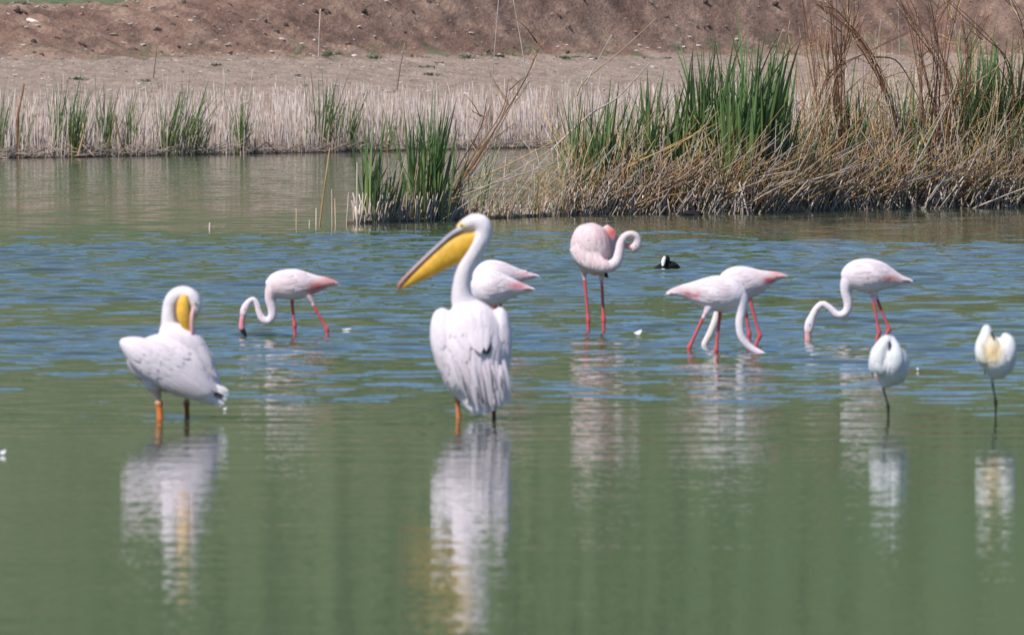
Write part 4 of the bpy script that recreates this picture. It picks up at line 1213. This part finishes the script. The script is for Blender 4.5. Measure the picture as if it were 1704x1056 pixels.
for (x, y, l, a) in [(770, 600, 50, 12), (778, 606, 56, 9), (786, 612, 60, 6), (830, 604, 52, -4), (838, 608, 48, -3), (824, 622, 54, 0), (783, 545, 36, 8), (792, 542, 42, 3), (802, 540, 44, -2), (812, 542, 40, -6), (797, 552, 34, 2), (788, 590, 46, 4), (798, 592, 52, 0), (808, 592, 54, -3), (818, 590, 48, -4), (793, 618, 48, 4), (803, 622, 52, 1), (813, 620, 52, -1), (822, 615, 44, -3)]:
    sc.append(([(x, y), (x + a * .5, y + l * .5), (x + a, y + l)], 12, tuple(np.array(PW) * rnd.uniform(.93, 1.03))))
for path, w, c in sc:
    b.feather_mesh('feather', [dict(path=path, w=w, col=c, side=-1, lift=(2, 9), blunt=.6)])
b.feather_mesh('dark_feather_and_gap', [dict(path=[(800, 572), (804, 580), (808, 588)], w=8, col=(.06, .05, .055), side=-1, lift=(4, 5)), dict(path=[(815, 570), (812, 580), (809, 588)], w=7, col=(.06, .05, .055), side=-1, lift=(4, 5))])
# tail fan
def fan(b, cx, cy, pts, dep, w, col, name='tail_feather'):
    for k, (tx, ty) in enumerate(pts):
        base = b.L(cx + (k - len(pts) / 2) * 2.2, cy, dep + 6); end = b.L(tx, ty, dep + rnd.uniform(-2, 3))
        t = (end - base); sidev = Vector((t.z, 0, -t.x)).normalized() * (w * .5 / b.s)
        V = []; F = []; K = []
        for i in range(6):
            f = i / 5; ww = (.6 + .4 * min(1, f * 2)) * (1 - max(0, (f - .75) / .25) ** 2 * .6)
            p = base + t * f + Vector((0, -1, 0)) * (math.sin(f * 3.1) * 3 / b.s)
            V += [p - sidev * ww, p + Vector((0, -1.6 / b.s, 0)), p + sidev * ww]; K += [tuple(np.array(col) * rnd.uniform(.95, 1.03))] * 3
        for i in range(5):
            a = i * 3; F += [(a, a + 1, a + 4, a + 3), (a + 1, a + 2, a + 5, a + 4)]
        link(name, mesh_from(name, V, F, K), M_FEATH, b.root)
fan(b, 808, 632, [(777, 668), (786, 675), (795, 682), (803, 688), (811, 685), (820, 681), (829, 675), (838, 672), (846, 668), (851, 660)], -42, 11, (.84, .80, .81))

# long loose tertials hanging over the tail
def hang(b, name, base, tip, d0, d1, w, col, parent=None):
    p0 = b.L(base[0], base[1], d0); p1 = b.L(tip[0], tip[1], d1)
    t = p1 - p0; sv = Vector((t.z, 0, -t.x)).normalized() * (w * .5 / b.s)
    V = []; F = []; K = []
    bow = rnd.uniform(-.25, .25) * w / b.s
    for i in range(7):
        f = i / 6; ww = (.55 + .45 * math.sin(min(1, f * 1.5) * math.pi / 2)) * (1 - max(0, (f - .6) / .4) ** 2 * .85)
        p = p0 + t * f + Vector((bow * math.sin(f * 3), -math.sin(f * 3.1) * 5 / b.s, 0))
        V += [p - sv * ww + Vector((0, 2.2 / b.s, 0)), p, p + sv * ww + Vector((0, 2.2 / b.s, 0))]; K += [col] * 3
    for i in range(6):
        a = i * 3; F += [(a, a + 1, a + 4, a + 3), (a + 1, a + 2, a + 5, a + 4)]
    return link(name, mesh_from(name, V, F, K), M_FEATH, parent or b.root)
hl = [((752, 590), (775, 648)), ((759, 598), (779, 664)), ((766, 594), (786, 672)), ((774, 602), (792, 662)), ((781, 596), (797, 682)), ((789, 606), (803, 670)), ((797, 598), (807, 686)),
      ((805, 604), (814, 672)), ((812, 596), (820, 680)), ((819, 604), (826, 664)), ((826, 598), (833, 674)), ((833, 604), (840, 660)), ((838, 596), (846, 668))]
for k, (p, q) in enumerate(hl):
    hang(b, 'feather', p, (q[0] + rnd.uniform(-2, 2), q[1] + rnd.uniform(-4, 4)), -60 - (k % 2) * 4, -47 - (k % 3) * 3, rnd.uniform(7.5, 10), tuple(np.array(PW) * rnd.uniform(.92, 1.03)))
for p, q in [((770, 622), (778, 652)), ((793, 640), (797, 664)), ((818, 612), (821, 640)), ((834, 622), (836, 646)), ((803, 655), (805, 668))]:
    hang(b, 'dark_feather_and_gap', p, q, -68, -60, 3.2, (.20, .17, .19))  # thin dark slivers paint the shaded gaps between the tertials
# preening pelican, left
b = Bird('pelican', 290, 695, 'white pelican preening at the left, yellow bill tucked down behind its back', 'pelican', 'pelicans standing in the lake')
PB = (.58, .40, .31)
b.loft([(213, 588, 8, 5, 10, PB), (224, 592, 26, 5, 30), (245, 597, 40, 5, 44), (275, 602, 48, 4, 48), (305, 612, 46, 2, 46), (330, 628, 34, 0, 36), (350, 645, 22, -2, 22), (366, 658, 12, -4, 12), (374, 664, 5, -4, 6)], PW, 24)
b.loft([(204, 566, 4, -20, 6), (210, 570, 12, -24, 14), (228, 580, 23, -30, 18), (258, 598, 31, -36, 18), (295, 622, 30, -34, 17), (328, 645, 21, -26, 14), (352, 661, 11, -18, 9), (366, 667, 5, -12, 5)], PW, 18)
b.loft([(268, 556, 12, 6, 16), (288, 556, 20, 2, 26), (312, 570, 25, -2, 28), (332, 596, 22, -4, 24), (350, 627, 15, -4, 16), (366, 652, 7, -4, 8)], PW, 18)
b.loft([(292, 585, 26, 4, 26), (285, 560, 18, 4, 18), (281.5, 538, 13.5, 4, 13.5), (282, 516, 12.5, 4, 12.5), (286, 500, 12.6, 3, 12.6), (296, 490, 12.8, 2, 12.8), (309, 489, 13.5, 0, 13.5), (319, 496, 14, -2, 13.5), (324, 508, 12.5, -3, 12), (324, 520, 9, -4, 9, (.80, .62, .52)), (322, 528, 6, -4, 6, (.75, .52, .42))], (.80, .73, .735))
leg(b, [(253, 622, PC), (262, 655, PC), (265, 669), (267, 695), (268, 722)], (.74, .21, .05), 5.8, -14, 2)
b.loft([(250, 618, 20, -12, 18, PC), (257, 644, 12, -14, 12, PC), (263, 662, 7, -14, 7, PC)], PC, 12)
leg(b, [(308, 630, PB), (311, 652, PB), (310, 670), (311, 695), (312, 722)], (.30, .085, .04), 4.8, 16, 2)  # right leg in shadow, its shade painted as a darker red-brown
b.spot(235, 632, 34, PB, .75, 15, dmin=-18); b.spot(285, 655, 40, (.60, .43, .33), .8, 12); b.spot(226, 620, 14, PB, .8, 14, dmin=-16)
b.spot(250, 565, 26, (.80, .60, .60), .35, 8); b.spot(255, 545, 16, (.72, .55, .48), .35, 8); b.spot(326, 506, 6, (.82, .64, .50), .5)
b.body(.0064)
b.part('pouch', [(309, 491, 5, -13, 5), (306, 502, 10, -16, 7), (305.5, 518, 11, -18, 8), (308, 532, 10, -18, 7), (313, 545, 6, -16, 5), (318, 556, 2, -14, 2)], (.85, .46, .05), M_BILL, 18)
b.part('bill', [(322, 514, 5, -8, 7, (.75, .55, .45)), (320, 525, 4.4, -16, 6, (.70, .42, .42)), (320, 540, 4, -18, 6, (.66, .36, .38)), (321, 556, 3, -18, 5, (.6, .3, .3))], (.7, .42, .42), M_BILL, 12)
b.eye(327, 505, 2, -12)
def dw(x, y): return (.82, .57)
wl = b.feather_mesh('wing', coverts((212, 300, 565, 635), 120, 24, dw, 12, PW, lift=(.4, 2.4)))
b.feather_mesh('mantle', coverts((275, 350, 548, 620), 55, 24, lambda x, y: (.58, .80), 13, PW))
fl = []
for k in range(9):
    x = 262 + k * 6; y = 634 - k * 4.0
    fl.append(([(x, y), (x + 30, y + 15 + k), (x + 62 - k * 1.5, y + 24 + k * 3.2)], 12, tuple(np.array(PW) * rnd.uniform(.93, 1.03))))
pel_feathers(wl, fl)
for (x, y) in [(318, 580), (326, 596), (334, 610), (342, 622), (330, 575), (338, 592)]:
    b.feather_mesh('feather', [dict(path=[(x, y), (x + 11, y + 17), (x + 21, y + 36)], w=12, col=tuple(np.array(PW) * rnd.uniform(.94, 1.03)), side=-1, lift=(1.5, 5), blunt=.6)])
fan(b, 348, 640, [(362, 672), (368, 674), (373, 671), (377, 664), (381, 656), (380, 650)], -20, 10, (.86, .82, .83))
fan(b, 352, 648, [(371, 662), (374, 658)], -24, 5, (.05, .045, .05), 'dark_tail_feather')

# ------------------------------------------------------------------ spoonbills
SG = 'spoonbills asleep on one leg'
SW = (.74, .74, .75)
BLK = (.016, .016, .018)
b = Bird('spoonbill', 1478, 692, 'white spoonbill asleep on one black leg with its bill buried, below the right flamingo', 'spoonbill', SG)
b.loft([(1476, 572, 10, 6, 10), (1474, 582, 25, 4, 22), (1477, 596, 33, 0, 32), (1480, 611, 34, 0, 34), (1480, 624, 27, 2, 28), (1475, 635, 14, 4, 15), (1470, 643, 4, 5, 5)], SW, 22)
b.loft([(1477, 559, 3, -6, 4), (1475, 564, 9, -10, 10), (1466, 578, 12.5, -18, 12), (1459, 594, 13, -24, 12), (1461, 608, 13, -26, 12), (1470, 617, 10, -26, 9)], (.78, .765, .76), 16)
b.loft([(1480, 562, 7, -4, 8), (1486, 574, 10, -12, 10), (1488, 592, 14, -22, 12), (1484, 610, 14, -26, 10), (1478, 620, 6, -24, 6)], SW, 14)
leg(b, [(1471, 630, BLK), (1470, 645), (1478, 676), (1479, 712), (1479, 730)], BLK, 2.5, 2, 2)
b.spot(1470, 606, 14, (.84, .82, .80), .5)
b.body(.006)
b.feather_mesh('wing', coverts((1488, 1510, 590, 622), 26, 15, lambda x, y: (-.25, .95), 9, SW))
b.feather_mesh('wing', coverts((1450, 1505, 590, 622), 26, 15, lambda x, y: (-.1, .95), 9, SW, side=1))
b.feather_mesh('breast_plumes', coverts((1448, 1482, 575, 612), 26, 16, lambda x, y: ((1468 - x) * .015, .95), 7, (.78, .765, .76)))
b.part('bill', [(1478, 568, 3.2, -21, 2.6), (1480, 575, 2.6, -24, 2), (1479, 583, 2.2, -26, 1.6), (1477, 590, .8, -27, .8)], BLK, M_BILL, 10)
b = Bird('spoonbill', 1656, 691, 'spoonbill with a buff yellow breast asleep on one black leg near the right edge', 'spoonbill', SG)
b.loft([(1655, 562, 12, 6, 12), (1655, 574, 28, 4, 26), (1657, 590, 34, 0, 34), (1658, 604, 32, 0, 34), (1656, 617, 22, 2, 24), (1652, 626, 10, 4, 12), (1651, 632, 4, 5, 5)], SW, 22)
b.loft([(1641, 540, 3, -4, 4), (1641, 546, 8, -6, 9), (1640, 558, 11, -10, 12), (1634, 574, 12.5, -18, 12), (1634, 590, 12, -22, 11), (1642, 602, 8, -24, 8)], (.76, .75, .72), 16)
b.loft([(1668, 556, 5, -8, 6), (1676, 566, 11, -12, 12), (1678, 582, 13, -18, 13), (1674, 600, 10, -20, 10), (1671, 612, 4, -18, 5)], (.78, .77, .77), 14)
b.loft([(1650, 562, 8, -14, 8), (1650, 578, 15, -22, 10), (1649, 592, 13, -24, 10), (1648, 602, 6, -22, 6)], (.80, .62, .34), 14)
leg(b, [(1652, 618, BLK), (1651, 632), (1657, 668), (1657, 714), (1656, 732)], BLK, 2.5, 2, 2)
b.spot(1650, 586, 15, (.82, .58, .26), .85, 16, dmax=0)
b.body(.006)
b.feather_mesh('wing', coverts((1668, 1688, 568, 605), 26, 15, lambda x, y: (-.18, .95), 8, (.78, .77, .77)))
b.feather_mesh('wing', coverts((1632, 1685, 575, 610), 26, 15, lambda x, y: (-.1, .95), 9, SW, side=1))
b.feather_mesh('breast_plumes', coverts((1630, 1660, 562, 594), 24, 15, lambda x, y: ((1648 - x) * .015, .95), 7, (.78, .72, .60)))
b.part('bill', [(1648, 552, 2.4, -16, 2), (1653, 564, 2, -24, 1.6), (1656, 576, 1.6, -27, 1.4), (1656, 582, .7, -28, .7)], BLK, M_BILL, 10)

# ------------------------------------------------------------------ coot
b = Bird('coot', 1110, 446, 'small black coot with a white forehead swimming right of the preening flamingo', 'coot')
b.loft([(1092, 447, 1.5, -10, 2), (1098, 446, 4, -8, 5), (1106, 444.5, 6.5, -2, 10), (1115, 443.5, 7.2, 4, 12), (1122, 444.5, 4.6, 8, 8), (1128, 446, 1.2, 10, 2)], BLK, 16)
b.loft([(1108, 444, 6, -4, 6), (1108.5, 438, 4.6, -6, 4.6), (1109, 433.5, 5, -7, 5), (1107, 430, 3, -8, 3)], BLK, 12)
b.body(.006, 3)
b.part('bill', [(1107, 430.5, 1.6, -11.5, 1.6), (1105.6, 434, 2.6, -13, 1.8), (1104.6, 438, 2.6, -14.5, 1.8), (1104, 443, 1.4, -17, 1.2)], (.82, .80, .76), M_BILL, 10)
b.root.scale = (1.25, 1.25, 1.25)
b.eye(1109, 433, .8, -12, col=(.25, .02, .01))

# ------------------------------------------------------------------ floating feathers
def float_feather(px, py, w, h, lab, a=0.0):
    g = on_water(px, py); s = FPX / g.y
    V = []; F = []; K = []
    n = 7
    for i in range(n):
        t = i / (n - 1); ww = math.sin(max(.08, t) * math.pi * .93) * h * .8
        x = (t - .5) * w
        z = (abs(t - .4) ** 2 * 2.2 * h + .3)
        for k in (-1, 0, 1):
            V.append((x / s, k * ww * .7 / s, (z + (1 - abs(k)) * ww * .9) / s)); K.append((.8, .79, .82))
    for i in range(n - 1):
        q = i * 3; F += [(q, q + 1, q + 4, q + 3), (q + 1, q + 2, q + 5, q + 4)]
    o = link('floating_feather', mesh_from('floating_feather', V, F, K), M_FEATH)
    o.location = g + Vector((0, 0, .004)); o.rotation_euler = (0, 0, a)
    tag(o, lab, 'feather', 'white feathers floating on the lake')
float_feather(1061, 558, 15, 9, 'curled white feather floating right of the preening flamingo legs', .5)
float_feather(577, 550, 16, 3, 'flat white feather floating right of the lone left flamingo')
float_feather(4, 757, 12, 8, 'white feather floating at the left edge of the photo', .4)
float_feather(1526, 617, 5, 5, 'tiny white feather floating right of the left spoonbill', 1.0)
float_feather(374, 683, 7, 4, 'small white feather floating under the tail of the preening pelican', .3)
